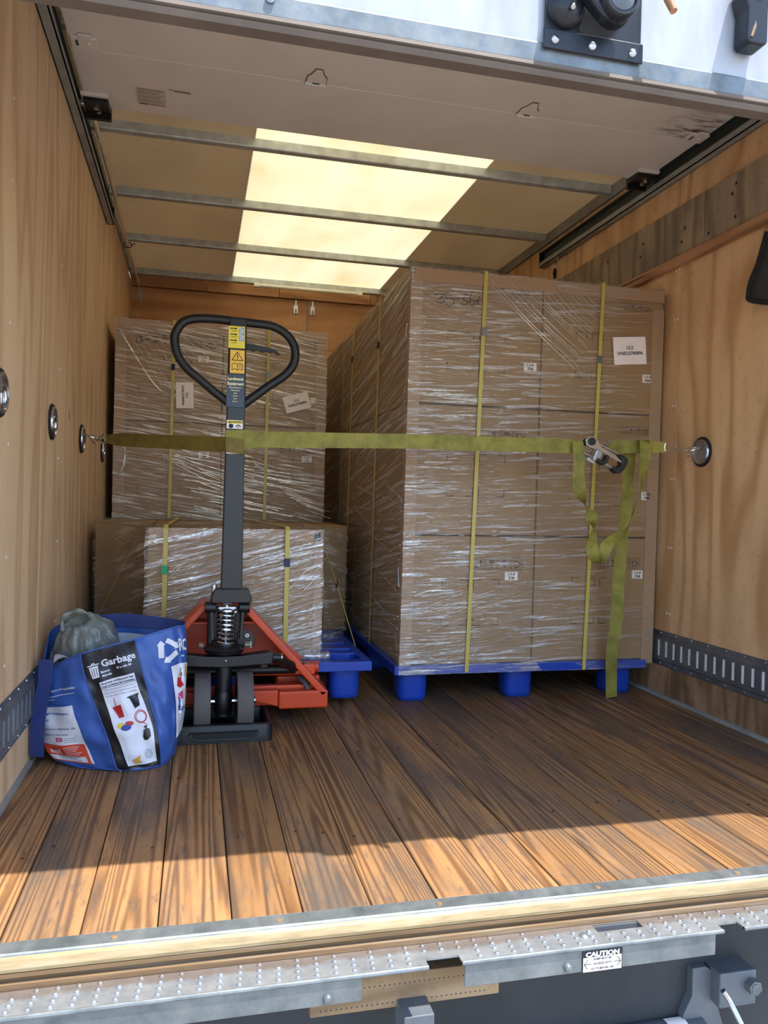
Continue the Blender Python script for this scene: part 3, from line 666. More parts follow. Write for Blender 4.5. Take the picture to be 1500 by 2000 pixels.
# ================================================================== WALL FITTINGS
def cargo_track(x, s_, y0, y1, z0, label):
    """slotted cargo rail; s_ = +1 when it faces +x"""
    T = thing('cargo_track', label, 'rail', (x, (y0+y1)/2, z0), 'cargo rails')
    h = .143; pitch = .0508; n = int((y1-y0)/pitch); ysb = [y0]; zsb = [0, .036, .107, h]
    for i in range(n): ysb += [y0+i*pitch+.018, y0+i*pitch+.018+.0165]
    ysb.append(y0+n*pitch)
    def hl(y, z):
        fr = ((y-y0) % pitch); return .036 < z < .107 and .018 < fr < .0345
    def f(y, z, d):
        off = .004 if (z < .022 or z > h-.022) else .013
        return Vector((x+s_*(off-d), y, z0+z))
    zs2 = [0, .018, .026, .036, .107, .117, .125, h]
    def f(y, z, d):
        off = .003 if z <= .018 or z >= .125 else .014
        return Vector((x+s_*(off-d), y, z0+z))
    MB().plate(ysb, zs2, hl, f, .002).build('slotted_rail', 'cargo_rail', T)
    mb = MB()
    for i in range(n):
        a = y0+i*pitch+.018; mb.box(min(x+s_*.001, x+s_*.011), max(x+s_*.001, x+s_*.011), a+.0075, a+.0225, z0+.040, z0+.104)
    mb.build('slot_backing', 'white_back', T, kind='stuff')  # white pieces set behind one side of each slot
    mb = MB()
    for i in range(int((y1-y0)/.1016)):
        for z in (.009, h-.009): mb.lathe([(.0048, 0), (.004, s_*.0025), (0, s_*.0036)], (x+s_*.003, y0+.03+i*.1016, z0+z), 0, 10)
    mb.build('rail_rivet', 'zinc', T, kind='stuff', smooth=True)
cargo_track(W, -1, -.05, 4.0, .131, 'grey slotted steel cargo rail low along the right plywood wall')
cargo_track(0, 1, -.05, 4.0, .121, 'grey slotted steel cargo rail low on the left wall beside the blue bag')
def ring(x, s_, y, z, label, swing=0.0):
    T = thing('tie_down_ring', label, 'tie-down ring', (x, y, z), 'lashing rings in the side walls'); r = .058
    MB().lathe([(r, 0), (r, s_*.004), (r-.003, s_*.0075), (r-.010, s_*.0075), (r-.012, s_*.004), (r-.012, 0)], (x, y, z), 0, 36).build('rubber_rim', 'black_rubber', T, smooth=True)
    MB().lathe([(r-.009, s_*.0075), (r-.011, s_*.0125), (r-.015, s_*.013), (r-.019, s_*.009), (r-.025, s_*.003), (.024, s_*.0025), (.020, s_*.005), (.014, s_*.006), (.010, s_*.004), (0, s_*.0035)], (x, y, z), 0, 36).build('dished_plate', 'zinc', T, smooth=True, angle=22)
    MB().lathe([(.008, s_*.0015), (.007, s_*.004), (0, s_*.005)], (x, y+.006, z-.024), 0, 14).build('plate_rivet', 'zinc', T, smooth=True)
    mb = MB(); mb.box(min(x, x+s_*.006), max(x, x+s_*.006), y-.012, y+.012, z+.012, z+.026)
    mb.build('pivot_clip', 'zinc', T, smooth=True)
    pts = []
    for i in range(20):
        a = 2*PI*i/20; u, v = .026*math.cos(a), .03*math.sin(a)-.012
        v2 = v-.02; pts.append((x+s_*(.009+math.sin(swing)*-(v2)), y+u, z+.02+v2*math.cos(swing)))
    MB().tube(pts, .0042, 8, closed=True).build('lashing_ring', 'chrome', T, smooth=True)
    return T
ring(0, 1, .54, 1.015, 'round chrome recessed lashing ring cut by the left picture edge')
ring(0, 1, 1.22, 1.010, 'round chrome recessed lashing ring alone on the left wall, second from the door')
ring(0, 1, 1.881, 1.004, 'round chrome lashing ring on the left wall that the strap hook pulls on', 1.25)
ring(0, 1, 2.60, .999, 'round chrome lashing ring just beside the tall cartons, below the strap')
ring(W, -1, 1.170, 1.000, 'round chrome lashing ring on the right wall holding the strap hook', 1.25)
# pale pull pole in the upper left corner
a = at(170, 205, z=2.17); P = [Vector((.045, 1.50, 2.215)), Vector((.05, 2.2, 2.215)), Vector((.045, 3.2, 2.215)), Vector((.05, 4.09, 2.21))]
pipe = thing('conduit_pipe', 'cream coloured conduit pipe running along the upper left corner', 'pipe', tuple(P[0]))
MB().tube(spline(P, 5), .009, 10).build('pipe_body', 'cream_pipe', pipe, smooth=True)
for y in (1.9, 2.6, 3.3, 4.0): MB().cyl((.047, y-.012, 2.215), (.047, y+.012, 2.215), .012, 12).build('pipe_coupling', 'cream_pipe', pipe, smooth=True)
MB().tube([(.03+.022*math.cos(i*PI/6)+.016, 3.25, 2.215+.016*math.sin(i*PI/6)) for i in range(12)], .003, 6, closed=True).tube([(.06, 3.25, 2.215), (.09, 3.245, 2.225)], .0025, 6).build('cable_tie', 'black_plastic', pipe, label='black cable tie', smooth=True)
# strip light below the last bow
a = at(497, 546, y=3.98); b = at(706, 568, y=3.98)
sl = thing('strip_light', 'long white tubular light fixed under the last roof bow', 'light', ((a.x+b.x)/2, 3.98, 2.25))
MB().cyl((a.x+.03, 3.975, 2.247), (b.x-.03, 3.975, 2.247), .012, 14).build('light_tube', 'light_cover', sl, smooth=True)
for x in (a.x+.015, b.x-.015): MB().box(x-.018, x+.018, 3.96, 3.99, 2.233, 2.2605).build('end_cap', 'light_cover', sl, bevel=.004)
# hook hanging from the right-hand track
a = at(1090, 506, x=W-.03)
hk = thing('hanging_hook', 'thin wire hook with black rubber grip hanging under the right door track', 'hook', tuple(a))
a = Vector((W-.03, 2.42, 2.115))
MB().tube(spline([a+Vector((0, .012, -.0)), a+Vector((0, -.012, .004)), a+Vector((0, -.018, -.02)), a+Vector((0, .004, -.035)), a+Vector((0, .012, -.06))], 6), .003, 6).build('wire_hook', 'zinc', hk, smooth=True)
MB().tube([a+Vector((0, .012, -.055)), a+Vector((0, .014, -.075)), a+Vector((0, .014, -.11))], [.006, .012, .007], 8).build('rubber_grip', 'black_rubber', hk, smooth=True)
# dark flap at the right edge of the opening
XF = W-.045; pts = [at(*q, x=XF) for q in ((1500, 452), (1492, 480), (1482, 515), (1468, 550), (1463, 575), (1466, 586), (1500, 591))]
o = pts[4]; poly = [((p-o).y, (p-o).z) for p in pts]+[(-.35, poly_z) for poly_z in (-.02, .33)]
fl = thing('rubber_flap', 'dark grey padded flap with rounded corner hanging on the right wall at the picture edge', 'flap', tuple(o))
MB().prism(poly, o, (0, 1, 0), (0, 0, 1), (.03, 0, 0)).build('flap_sheet', 'under_dark', fl, bevel=.004)
e = [p+Vector((-.002, .0, 0)) for p in pts]
MB().tube(spline(e, 4), .009, 8).build('flap_edging', 'black_rubber', fl, smooth=True)
# ================================================================== PALLETS
def pallet(x0, x1, y0, y1, z, label, nx=3, ny=3):
    """blue nestable plastic pallet; z = underside of its feet"""
    T = thing('plastic_pallet', label, 'pallet', ((x0+x1)/2, (y0+y1)/2, z), 'blue plastic pallets'); zt = z+.15; th = .036
    cx = [x0+.092+(x1-x0-.184)*i/(nx-1) for i in range(nx)]; cy = [y0+.105+(y1-y0-.21)*i/(ny-1) for i in range(ny)]
    hx = sorted([x0, x1]+[c+d for c in cx for d in (-.06, .06)]); hy = sorted([y0, y1]+[c+d for c in cy for d in (-.06, .06)])
    # rows of drain slots between the leg pockets
    extra = []
    for a, b in zip(cy, cy[1:]):
        k = 3
        for i in range(k): m = a+(b-a)*(i+1)/(k+1); extra.append((m-.028, m+.028))
    hy = sorted(hy+[v for e in extra for v in e])
    def hole(x, y):
        if any(abs(x-c) < .06 for c in cx) and any(abs(y-c) < .06 for c in cy): return True
        return any(abs(x-c) < .06 for c in cx) and any(a < y < b for a, b in extra)
    MB().plate(hx, hy, hole, lambda x, y, d: Vector((x, y, zt-d)), th).build('pallet_deck', 'pallet_blue', T, bevel=.003, weld=True)
    for x in cx:
        for y in cy:
            p = [(.060, zt-.002-z), (.0575, .02), (.054, .004), (.050, 0), (0.0, 0), (0, .006), (.046, .006), (.0535, .03), (.056, zt-.004-z)]
            mb = MB(); n = 24; vs_ = []
            for r, h in p:
                for i in range(n):
                    a = 2*PI*i/n; c_, s_ = math.cos(a), math.sin(a); k = (abs(c_)**4+abs(s_)**4)**-.25
                    vs_.append((x+c_*r*k, y+s_*r*k, z+h))
            mb.add(vs_, [(j*n+i, j*n+(i+1) % n, (j+1)*n+(i+1) % n, (j+1)*n+i) for j in range(len(p)-1) for i in range(n)])
            mb.build('pallet_leg', 'pallet_blue', T, loc=(x, y, z), smooth=True, angle=50)
    return T
pallet(1.208, 2.288, 1.425, 2.85, 0, 'bright blue plastic pallet under the tall front cartons on the right')
pallet(1.208, 2.288, 2.89, 4.08, 0, 'blue plastic pallet under the far right cartons, behind the front right pallet')
pallet(.022, 1.112, 1.395, 2.66, .028, 'bright blue plastic pallet lifted on the jack forks, its front corner pocket empty')
pallet(.03, 1.12, 2.70, 4.08, 0, 'blue plastic pallet under the tall cartons at the back left')
# ================================================================== CARTONS
def icons(q, x, y, s, which=(0, 1, 2, 3), gap=1.12, w=.06):
    """handling pictograms in a row: this side up, fragile, keep dry, recycle"""
    for n, k in enumerate(which):
        cx_ = x+n*s*gap; h = s/2; f = lambda *p: [(cx_+a*s, y+b*s) for a, b in p]
        q.frame(cx_-h, y-h, cx_+h, y+h, s*w*.7)
        if k == 0:
            for d in (-.18, .18): q.line(f((d, -.22), (d, .2)), s*.08); q.poly(f((d-.12, .12), (d+.12, .12), (d, .34)))
            q.line(f((-.34, -.32), (.34, -.32)), s*.07)
        elif k == 1:
            q.poly(f((-.2, .34), (-.18, .06), (-.05, -.06), (.05, -.06), (.18, .06), (.2, .34), (.05, .34), (0, .2), (-.05, .34))); q.line(f((0, -.05), (0, -.3)), s*.08); q.line(f((-.18, -.32), (.18, -.32)), s*.08)
        elif k == 2:
            q.poly(f((-.36, .02), (-.28, .2), (-.12, .3), (.12, .3), (.28, .2), (.36, .02), (.12, .06), (-.12, .06))); q.line(f((0, .05), (0, -.28), (.1, -.32), (.14, -.22)), s*.06)
        else:
            for r in range(3):
                a = PI/2+r*2*PI/3; b = a-2*PI/3*.62
                p0 = (.27*math.cos(a), .27*math.sin(a)-.04); p1 = (.27*math.cos(b), .27*math.sin(b)-.04)
                q.line(f(p0, p1), s*.12); dx, dy = p1[0]-p0[0], p1[1]-p0[1]; L = math.hypot(dx, dy); dx /= L; dy /= L
                q.poly(f((p1[0]-dy*.13, p1[1]+dx*.13), (p1[0]+dy*.13, p1[1]-dx*.13), (p1[0]+dx*.15, p1[1]+dy*.15)))
def marks(parent, fn, *boxes, w=.003):
    for b in boxes:
        for cx_, cy_, dx, dy in ((b[0], b[1], 1, 1), (b[2], b[1], -1, 1), (b[0], b[3], 1, -1), (b[2], b[3], -1, -1)):
            Print().line([(cx_+dx*.03, cy_), (cx_, cy_), (cx_, cy_+dy*.03)], w).put('corner_mark', 'ink', parent, fn)
def corners(q, x0, y0, x1, y1, s=.03, w=.003, top=True):
    for cx_, cy_, dx, dy in ((x0, y0, 1, 1), (x1, y0, -1, 1))+(((x0, y1, 1, -1), (x1, y1, -1, -1)) if top else ()):
        q.line([(cx_+dx*s, cy_), (cx_, cy_), (cx_, cy_+dy*s)], w)
LEAN = .012
def shear(mb, zz):   # the whole right stack leans a touch to the right
    mb.v = [Vector((p.x+LEAN*(p.z-.13)/1.55-.006, p.y, p.z)) for p in mb.v]; return mb
def carton(x0, x1, y0, y1, z0, z1, label, lean=False, group=None, loc=None):
    mb = MB().box(x0+.001, x1-.001, y0+.001, y1-.001, z0+.001, z1-.001)
    if lean: shear(mb, 0)
    o = mb.build('shipping_carton', 'cardboard', None, loc=((x0+x1)/2, (y0+y1)/2, z0), bevel=.004, seg=2)
    tag(o, label, 'carton', group); return o
def lx(x, z): return x+LEAN*(z-.13)/1.55-.006
FY = 1.43; YL = FY-.0022
rows = [(.152, .653), (.657, 1.161), (1.165, 1.672)]
cols = [(1.236, 1.778), (1.782, 2.32)]
deps = [(1.43, 1.90), (1.905, 2.375), (2.38, 2.852)]
num = {(0, 0): '31#', (1, 0): '33#', (0, 1): '32#', (1, 1): '34#', (0, 2): '35#', (1, 2): '36#'}
desc = {(0, 0): 'big carton marked L.A.B 31#, lower left on the right stack front', (1, 0): 'big carton marked L.A.B 33#, lowest, under the hanging strap end',
        (0, 1): 'big brown carton marked 32# in the middle row left of the right stack front', (1, 1): 'big brown carton marked L.A.B 34# in the middle row right, behind the ratchet',
        (0, 2): 'big brown carton with handwritten 35-36# and label 35# in the top row', (1, 2): 'big brown carton with the white ULS paper in the top row, at the right wall'}
lab_px = {(0, 2): (1035, 717), (1, 2): (1264, 740), (0, 1): (1014, 877), (1, 1): (1262, 969), (0, 0): (998, 1125), (1, 0): (1244, 1122)}
ico_px = {(0, 1): (940, 849, .048, (0, 1, 2, 3)), (1, 1): (1218, 840, .031, (0, 1, 2, 3)), (0, 0): (935, 1101, .048, (0, 1, 2, 3)), (1, 0): (1176, 1100, .044, (0, 1, 2, 3)), (1, 2): (1222, 599, .030, (0, 1, 2, 3)), (0, 2): (985, 573, .028, (0, 1, 2, 3))}
cor_px = {(0, 2): (873, 720, 987, 655), (1, 2): (1123, 737, 1178, 652), (0, 1): (872, 968, 986, 890), (1, 1): (1112, 986, 1215, 905), (0, 0): (861, 1222, 974, 1132), (1, 0): (1114, 1218, 1215, 1128)}
fm = plane_map((0, YL+.0012, 0), (1, 0, 0), (0, 0, 1))
wrap_y = FY-.007
CART = {}
for (c, r), d in desc.items():
    o = CART[(c, r)] = carton(*cols[c], *deps[0], *rows[r], d, True, 'cartons of the right stack')
    q = Print(); p = at(*ico_px[(c, r)][:2], y=FY); icons(q, p.x, p.z, ico_px[(c, r)][2], ico_px[(c, r)][3])
    k = cor_px[(c, r)]; a = at(k[0], k[1], y=FY); b = at(k[2], k[3], y=FY); m_ = (a.x+b.x)/2
    marks(o, fm, (a.x, a.z, m_-.012, b.z), (m_+.012, a.z, b.x, b.z))
    q.put('handling_symbols', 'ink', o, fm)
    p = at(*lab_px[(c, r)], y=FY)
    w_ = .027 if c == 0 else .024; hid = (c, r) in ((1, 2), (1, 1))
    L = MB().box(p.x-w_, p.x+w_, YL-.0008, YL+.001, p.z-.017, p.z+.017).build('shipping_label', 'paper', o, label='small white label reading L.A.B '+num[(c, r)])
    mpn = plane_map((p.x, YL-.0012, p.z), (1, 0, 0), (0, 0, 1))
    Print().text('L.A.B', 0, .0075, .014, .0004).text(num[(c, r)], 0, -.0075, .0155, .0006).put('lettering', 'paper_ink', L, mpn)
# handwriting 35-36# on the top left carton
p0 = at(845, 580, y=FY); S = .0020
def strokes(q, px, w=.006): 
    for ln in px: q.line([(p.x, p.z) for p in (spline([at(a, b, y=FY) for a, b in ln], 4) if len(ln) > 2 else [at(a, b, y=FY) for a, b in ln])], w)
    return q
hw = [[(848, 576), (858, 573), (866, 577), (858, 584), (868, 588), (862, 592), (850, 588)], [(868, 572), (872, 584)], [(868, 573), (886, 570)], [(871, 583), (883, 583), (886, 592), (878, 598), (871, 595)],
      [(886, 585), (898, 583)], [(901, 573), (911, 576), (904, 585), (914, 590), (908, 596), (900, 593)], [(923, 566), (918, 582), (918, 594), (924, 597), (926, 589), (920, 586)], [(930, 585), (936, 595)], [(936, 580), (931, 595)], [(928, 588), (938, 586)]]
strokes(Print(), hw, .0042).put('handwriting', 'marker', CART[(0, 2)], plane_map((0, YL-.0004, 0), (1, 0, 0), (0, 0, 1)))
# white ULS paper
def uls(px, py, y, w, h, rot, parent, size=.02, off=0):
    p = at(px, py, y=y); f = plane_map((p.x, y-.001, p.z), (1, 0, 0), (0, 0, 1), rot)
    mb = MB(); A = [f(-w/2, -h/2), f(w/2, -h/2), f(w/2, h/2), f(-w/2, h/2)]
    mb.add(A+[a+Vector((0, .0008, 0)) for a in A], [(0, 1, 2, 3), (7, 6, 5, 4), (0, 4, 5, 1), (1, 5, 6, 2), (2, 6, 7, 3), (3, 7, 4, 0)])
    L = mb.build('address_paper', 'paper', parent, label='white paper reading ULS ONEU2780896')
    g = plane_map((p.x, y-.0016, p.z), (1, 0, 0), (0, 0, 1), rot)
    Print().text('ULS', 0, size*.62, size*1.05, .0004).text('ONEU2780896', 0, -size*.6, size, .0005).put('lettering', 'paper_ink', L, g)
uls(1230, 685, wrap_y-.002, .148, .112, math.radians(5), CART[(1, 2)], .0185)
for i, (y0, y1) in enumerate(deps[1:]):
    for r in range(3):
        where = ['bottom', 'middle', 'top'][r]; 
        o = carton(*cols[0], y0, y1, *rows[r], 'brown carton in the right stack side, %s row, %s from the front' % (where, ['second', 'third'][i]), True, 'cartons of the right stack')
        a = (y0+y1)/2
        o_ = o; f = lambda A_, B_: Vector((lx(cols[0][0], B_)-.0004, -A_, B_)); marks(o_, f, (-a-.12, rows[r][0]+.12, -a+.12, rows[r][1]-.12))
CART['s'] = o
# far right cartons
fr = [(.152, .66), (.664, 1.172), (1.176, 1.685)]
for r in range(3):
    for i, (a, b) in enumerate(((2.9, 3.44), (3.445, 4.0))):
        carton(1.246, 1.79, a, b, *fr[r], 'brown carton on the far right pallet, %s row, %s column' % (['bottom', 'middle', 'top'][r], ['near', 'back'][i]), False, 'cartons on the far right pallet')
# back-left tall stack
TY = 2.72; tz = [(.152, .655), (.659, 1.163), (1.167, 1.672)]; tx = [(.045, .575), (.58, 1.122)]
tl = {(0, 1): 'brown carton in the middle row of the back left stack, beside the left wall', (1, 1): 'brown carton in the middle row of the back left stack, right of the jack handle', (0, 2): 'brown carton with handwritten 13-24 in the top row of the back left stack',
      (1, 2): 'brown carton with the tilted ULS paper in the top row of the back left stack', (0, 0): 'bottom left brown carton of the back left stack, behind the low stack', (1, 0): 'bottom right brown carton of the back left stack, behind the low stack'}
TC = {}
for (c, r), d in tl.items():
    o = TC[(c, r)] = carton(*tx[c], TY, TY+.62, *tz[r], d, False, 'cartons of the back left stack')
    if r:
        q = Print(); a, b = tx[c]
        if (c, r) == (0, 2): p = at(375, 672, y=TY); icons(q, p.x, p.z, .042)
        elif (c, r) == (1, 1): p = at(550, 878, y=TY); icons(q, p.x, p.z, .040)
        elif (c, r) == (1, 2): p = at(600, 672, y=TY); icons(q, p.x, p.z, .038, (0, 1))
        m_ = (a+b)/2-.02; z0, z1 = tz[r]
        fk = plane_map((0, TY-.0006, 0), (1, 0, 0), (0, 0, 1)); marks(o, fk, (m_-.13, z0+.14, m_-.01, z1-.17), (m_+.01, z0+.14, m_+.13, z1-.17), w=.0035)
        if q.f: q.put('handling_symbols', 'ink', o, fk)
        px_, py_, nn = {(0, 2): (398, 702, '21#'), (0, 1): (398, 889, '20#'), (1, 2): (617, 783, '24#'), (1, 1): (599, 897, '19#')}[(c, r)]
        p = at(px_, py_, y=TY)
        L = MB().box(p.x-.027, p.x+.027, TY-.0018, TY, p.z-.016, p.z+.016).build('shipping_label', 'paper', o, label='small white label on brown cardboard')
        Print().text('L.A.B', 0, .0075, .013, .0004).text(nn, 0, -.0075, .0145, .0005).put('lettering', 'paper_ink', L, plane_map((p.x, TY-.0022, p.z), (1, 0, 0), (0, 0, 1)))
FY2 = TY
def strokes2(px, w, name, parent, y):
    q = Print()
    for ln in px: q.line([(at(a, b, y=y).x, at(a, b, y=y).z) for a, b in ln], w)
    q.put(name, 'marker', parent, plane_map((0, y-.0008, 0), (1, 0, 0), (0, 0, 1)))
strokes2([[(265, 655), (268, 668)], [(271, 657), (278, 657), (273, 662), (279, 665), (273, 669)], [(284, 664), (293, 661)], [(300, 658), (308, 658), (306, 664), (300, 668), (312, 666)], [(320, 655), (317, 663), (328, 663)], [(324, 656), (323, 672)]], .0075, 'handwriting', TC[(0, 2)], TY)
uls(361, 772, TY-.014, .134, .088, math.radians(-88), TC[(0, 2)], .0165)
uls(580, 786, TY-.014, .138, .088, math.radians(17), TC[(1, 2)], .0165)
# low stack on the lifted pallet
ZL0, ZL1 = .180, .664
lc = carton(.283, .932, 1.53, 2.08, ZL0, ZL1-.008, 'wide brown carton at the front of the low wrapped stack behind the jack', False, 'cartons of the low wrapped stack')
ll = carton(.035, .275, 2.10, 2.62, ZL0, ZL1, 'brown carton at the left of the low wrapped stack, close to the left wall', False, 'cartons of the low wrapped stack')
lm = carton(.28, .93, 2.10, 2.62, ZL0, ZL1, 'brown carton hidden behind the front carton of the low wrapped stack', False, 'cartons of the low wrapped stack')
lr = carton(.935, 1.14, 2.10, 2.62, ZL0, ZL1, 'brown carton at the right of the low wrapped stack, above the blue pallet', False, 'cartons of the low wrapped stack')
# ================================================================== EDGE PROTECTORS
def guard(p0, p1, a, b, label, w=.045, th=.003, lean=False):
    """cardboard angle along p0-p1 with legs along unit vectors a and b"""
    p0, p1, a, b = map(Vector, (p0, p1, a, b)); mb = MB()
    prof = [Vector((0, 0, 0)), a*w, a*w-b*0+b*th*-1, -b*th-a*th*1, -a*th+b*w, b*w]
    prof = [-a*th-b*th, a*w-b*th, a*w, Vector((0, 0, 0)), b*w, -a*th+b*w]
    mb.add([p0+q for q in prof]+[p1+q for q in prof], [(0, 1, 2, 3), (0, 3, 4, 5), (9, 8, 7, 6), (11, 10, 9, 6)]+[(i, (i+1) % 6, 6+(i+1) % 6, 6+i) for i in range(6)])
    if lean: shear(mb, 0)
    return tag(mb.build('edge_protector', 'cardboard_guard', None, loc=tuple(p0)), label, 'edge protector', 'cardboard edge strips')
X0, X1 = 1.236, 2.32
guard((X0, FY, .135), (X0, FY, 1.66), (1, 0, 0), (0, 1, 0), 'tall cardboard corner strip on the front left edge of the right stack', .042, .003, True)
guard((X1, FY, .135), (X1, FY, 1.60), (-1, 0, 0), (0, 1, 0), 'tall cardboard corner strip on the right stack beside the right wall', .05, .003, True)
guard((X0+.01, FY-.003, 1.676), (X1, FY-.003, 1.676), (0, 1, 0), (0, 0, -1), 'cardboard strip along the front top edge of the right stack', .045, .003, True)
guard((X0, 2.85, .14), (X0, 2.85, 1.66), (1, 0, 0), (0, -1, 0), 'pale cardboard corner strip at the far edge of the right stack side', .045, .003, True)
guard((.045, TY, .70), (.045, TY, 1.62), (1, 0, 0), (0, 1, 0), 'cardboard corner strip on the left edge of the back left stack', .05)
guard((1.122, TY, .70), (1.122, TY, 1.62), (-1, 0, 0), (0, 1, 0), 'cardboard corner strip on the right edge of the back left stack', .05)
guard((.045, TY-.003, 1.678), (1.122, TY-.003, 1.678), (0, 1, 0), (0, 0, -1), 'cardboard strip along the top of the back left stack', .05)
guard((.288, 1.527, ZL1-.003), (.927, 1.527, ZL1-.003), (0, 1, 0), (0, 0, -1), 'crushed cardboard strip on the front top edge of the low wrapped stack', .04)
guard((.932, 1.527, .185), (.932, 1.527, .655), (-1, 0, 0), (0, 1, 0), 'cardboard corner strip on the right front edge of the low wrapped stack', .03)
# ================================================================== STRETCH WRAP
def wob(fn, amp, f1=9, f2=7):
    def g(u, v):
        p = fn(u, v); n = Vector((math.sin(p.z*f1+p.y*3)+math.sin(p.x*13+p.z*5), math.sin(p.x*f2+p.z*6)+math.sin(p.z*17+p.x*3), 0))*amp*.5
        return p+n
    return g
def quadf(a, b, c, d):
    a, b, c, d = map(Vector, (a, b, c, d)); return lambda u, v: (a*(1-u)+b*u)*(1-v)+(d*(1-u)+c*u)*v
y_ = FY-.006; zt = 1.683
rw = thing('stretch_wrap', 'clear crinkled stretch film around the tall right stack', 'stretch film', (1.78, 2.1, .12), 'stretch film wraps')
MB().grid(wob(quadf((lx(X0, .12)-.006, y_, .115), (lx(X1, .12), y_, .115), (lx(X1, zt), y_, zt), (lx(X0, zt)-.006, y_, zt)), .0012), 24, 34).build('front_film', 'film_front', rw, smooth=True)
MB().grid(wob(quadf((lx(X0, .12)-.007, 2.86, .115), (lx(X0, .12)-.007, y_, .115), (lx(X0, zt)-.007, y_, zt), (lx(X0, zt)-.007, 2.86, zt)), .004), 24, 34).build('side_film', 'film_side', rw, smooth=True)
MB().grid(wob(quadf((X0, y_, zt+.002), (X1, y_, zt+.002), (X1, 2.86, zt+.002), (X0, 2.86, zt+.002)), .002), 8, 8).build('top_film', 'film_clear', rw, smooth=True)
def fold(name, pts, y, parent, w=.003, mat='film_fold', rnd=2):
    P = [at(a, b, y=y) for a, b in pts]
    return MB().tube(spline(P, 4), [w*(.5+.5*math.sin(PI*i/max(1, (len(P)-1)*4))) for i in range((len(P)-1)*4+1)], 5, flat=.4).build(name, mat, parent, smooth=True)
# pleats fanning from the top middle down to the right, and their gathered edge
mb = MB()
for i in range(16):
    a = (948+i*13, 548+i*1.5+random.uniform(-3, 3)); b = (1128+i*3.2+random.uniform(-5, 5), 722-i*8)
    P = spline([at(*a, y=y_-.002), at((a[0]+b[0])/2+random.uniform(-4, 4), (a[1]+b[1])/2+4, y=y_-.004), at(*b, y=y_-.002)], 4)
    mb.tube(P, .0013, 4)
for i in range(12):
    a = (805+random.uniform(0, 20), 560+i*16); b = (1000+random.uniform(-40, 60), 610+i*9+random.uniform(-9, 9))
    if i < 7: mb.tube(spline([at(*a, y=y_-.002), at((a[0]+b[0])/2, (a[1]+b[1])/2+10, y=y_-.003), at(*b, y=y_-.002)], 4), .0011, 4)
for i in range(46):
    zz = random.uniform(1160, 1290); xx = random.uniform(805, 990); mb.tube([at(xx, zz, y=y_-.002), at(xx+random.uniform(30, 90), zz-random.uniform(8, 26), y=y_-.002)], .0008, 4)
mb.build('film_pleat', 'film_fold', rw, kind='stuff')
fold('gathered_edge', [(1055, 640), (1090, 676), (1122, 705), (1134, 735), (1150, 737)], y_-.003, rw, .004)
fold('gathered_edge', [(1172, 545), (1170, 620), (1172, 690), (1150, 705), (1138, 740)], y_-.003, rw, .003)
fold('gathered_edge', [(1292, 600), (1288, 690), (1282, 745), (1268, 750)], y_-.003, rw, .003)
fold('gathered_edge', [(945, 640), (985, 640), (1030, 622), (1062, 600), (1110, 575)], y_-.003, rw, .003)
mb = MB()
for i in range(210):
    y0_ = random.uniform(1.46, 2.84); z0_ = random.uniform(.25, 1.62); L_ = random.uniform(.10, .45); up = random.uniform(.10, .24) if z0_ > .9 or random.random() < .5 else random.uniform(-.2, .1)
    y1_ = max(1.44, y0_-L_); z1_ = min(1.67, z0_+L_*up); mb.tube([(lx(X0, z0_)-.0115, y0_, z0_), (lx(X0, z1_)-.0125, y1_, z1_)], random.uniform(.0010, .0022), 4)
mb.build('film_crease', 'film_fold', rw, kind='stuff')
# film on the far right pallet
rf = thing('stretch_wrap', 'stretch film on the far right cartons, seen as a dark sliver beyond the right stack', 'stretch film', (1.24, 3.4, .12), 'stretch film wraps')
MB().grid(wob(quadf((1.24, 4.0, .14), (1.24, 2.9, .14), (1.24, 2.9, 1.69), (1.24, 4.0, 1.69)), .004), 12, 24).build('side_film', 'film_side', rf, smooth=True)
# back left stack film
bw = thing('stretch_wrap', 'clear stretch film around the back left stack with long slanting creases', 'stretch film', (.58, TY, .13), 'stretch film wraps')
ty = TY-.008
MB().grid(wob(quadf((.04, ty, .6), (1.128, ty, .6), (1.128, ty, 1.683), (.04, ty, 1.683)), .0015), 20, 26).build('front_film', 'film_dense', bw, smooth=True)
MB().grid(wob(quadf((1.129, ty, .14), (1.129, TY+.62, .14), (1.129, TY+.62, 1.683), (1.129, ty, 1.683)), .003), 6, 20).build('side_film', 'film_dense', bw, smooth=True)
mb = MB()
for i in range(26):
    x = 330+random.uniform(-10, 40)+i*2; z_ = 880+i*5.2+random.uniform(-6, 6)
    mb.tube([at(x+10, z_, y=ty-.002), at(x+random.uniform(90, 180), z_+random.uniform(24, 46), y=ty-.004)], .0017, 4)
for i in range(16):
    x = 486+i*7+random.uniform(0, 20); z_ = 905+i*6
    mb.tube([at(x, z_, y=ty-.002), at(x+random.uniform(30, 70), z_+random.uniform(8, 18), y=ty-.004)], .0014, 4)
for i in range(10):
    x = 242+i*13; mb.tube([at(x, 636+i*1.5, y=ty-.002), at(x+72-i*2, 750-i*7, y=ty-.004)], .0013, 4)
mb.build('film_crease', 'film_fold', bw, kind='stuff')
fold('gathered_edge', [(232, 640), (262, 690), (290, 735), (318, 765), (340, 762)], ty-.004, bw, .005)
fold('torn_tail', [(238, 868), (245, 880), (246, 895), (240, 915), (226, 932)], ty-.006, bw, .009)
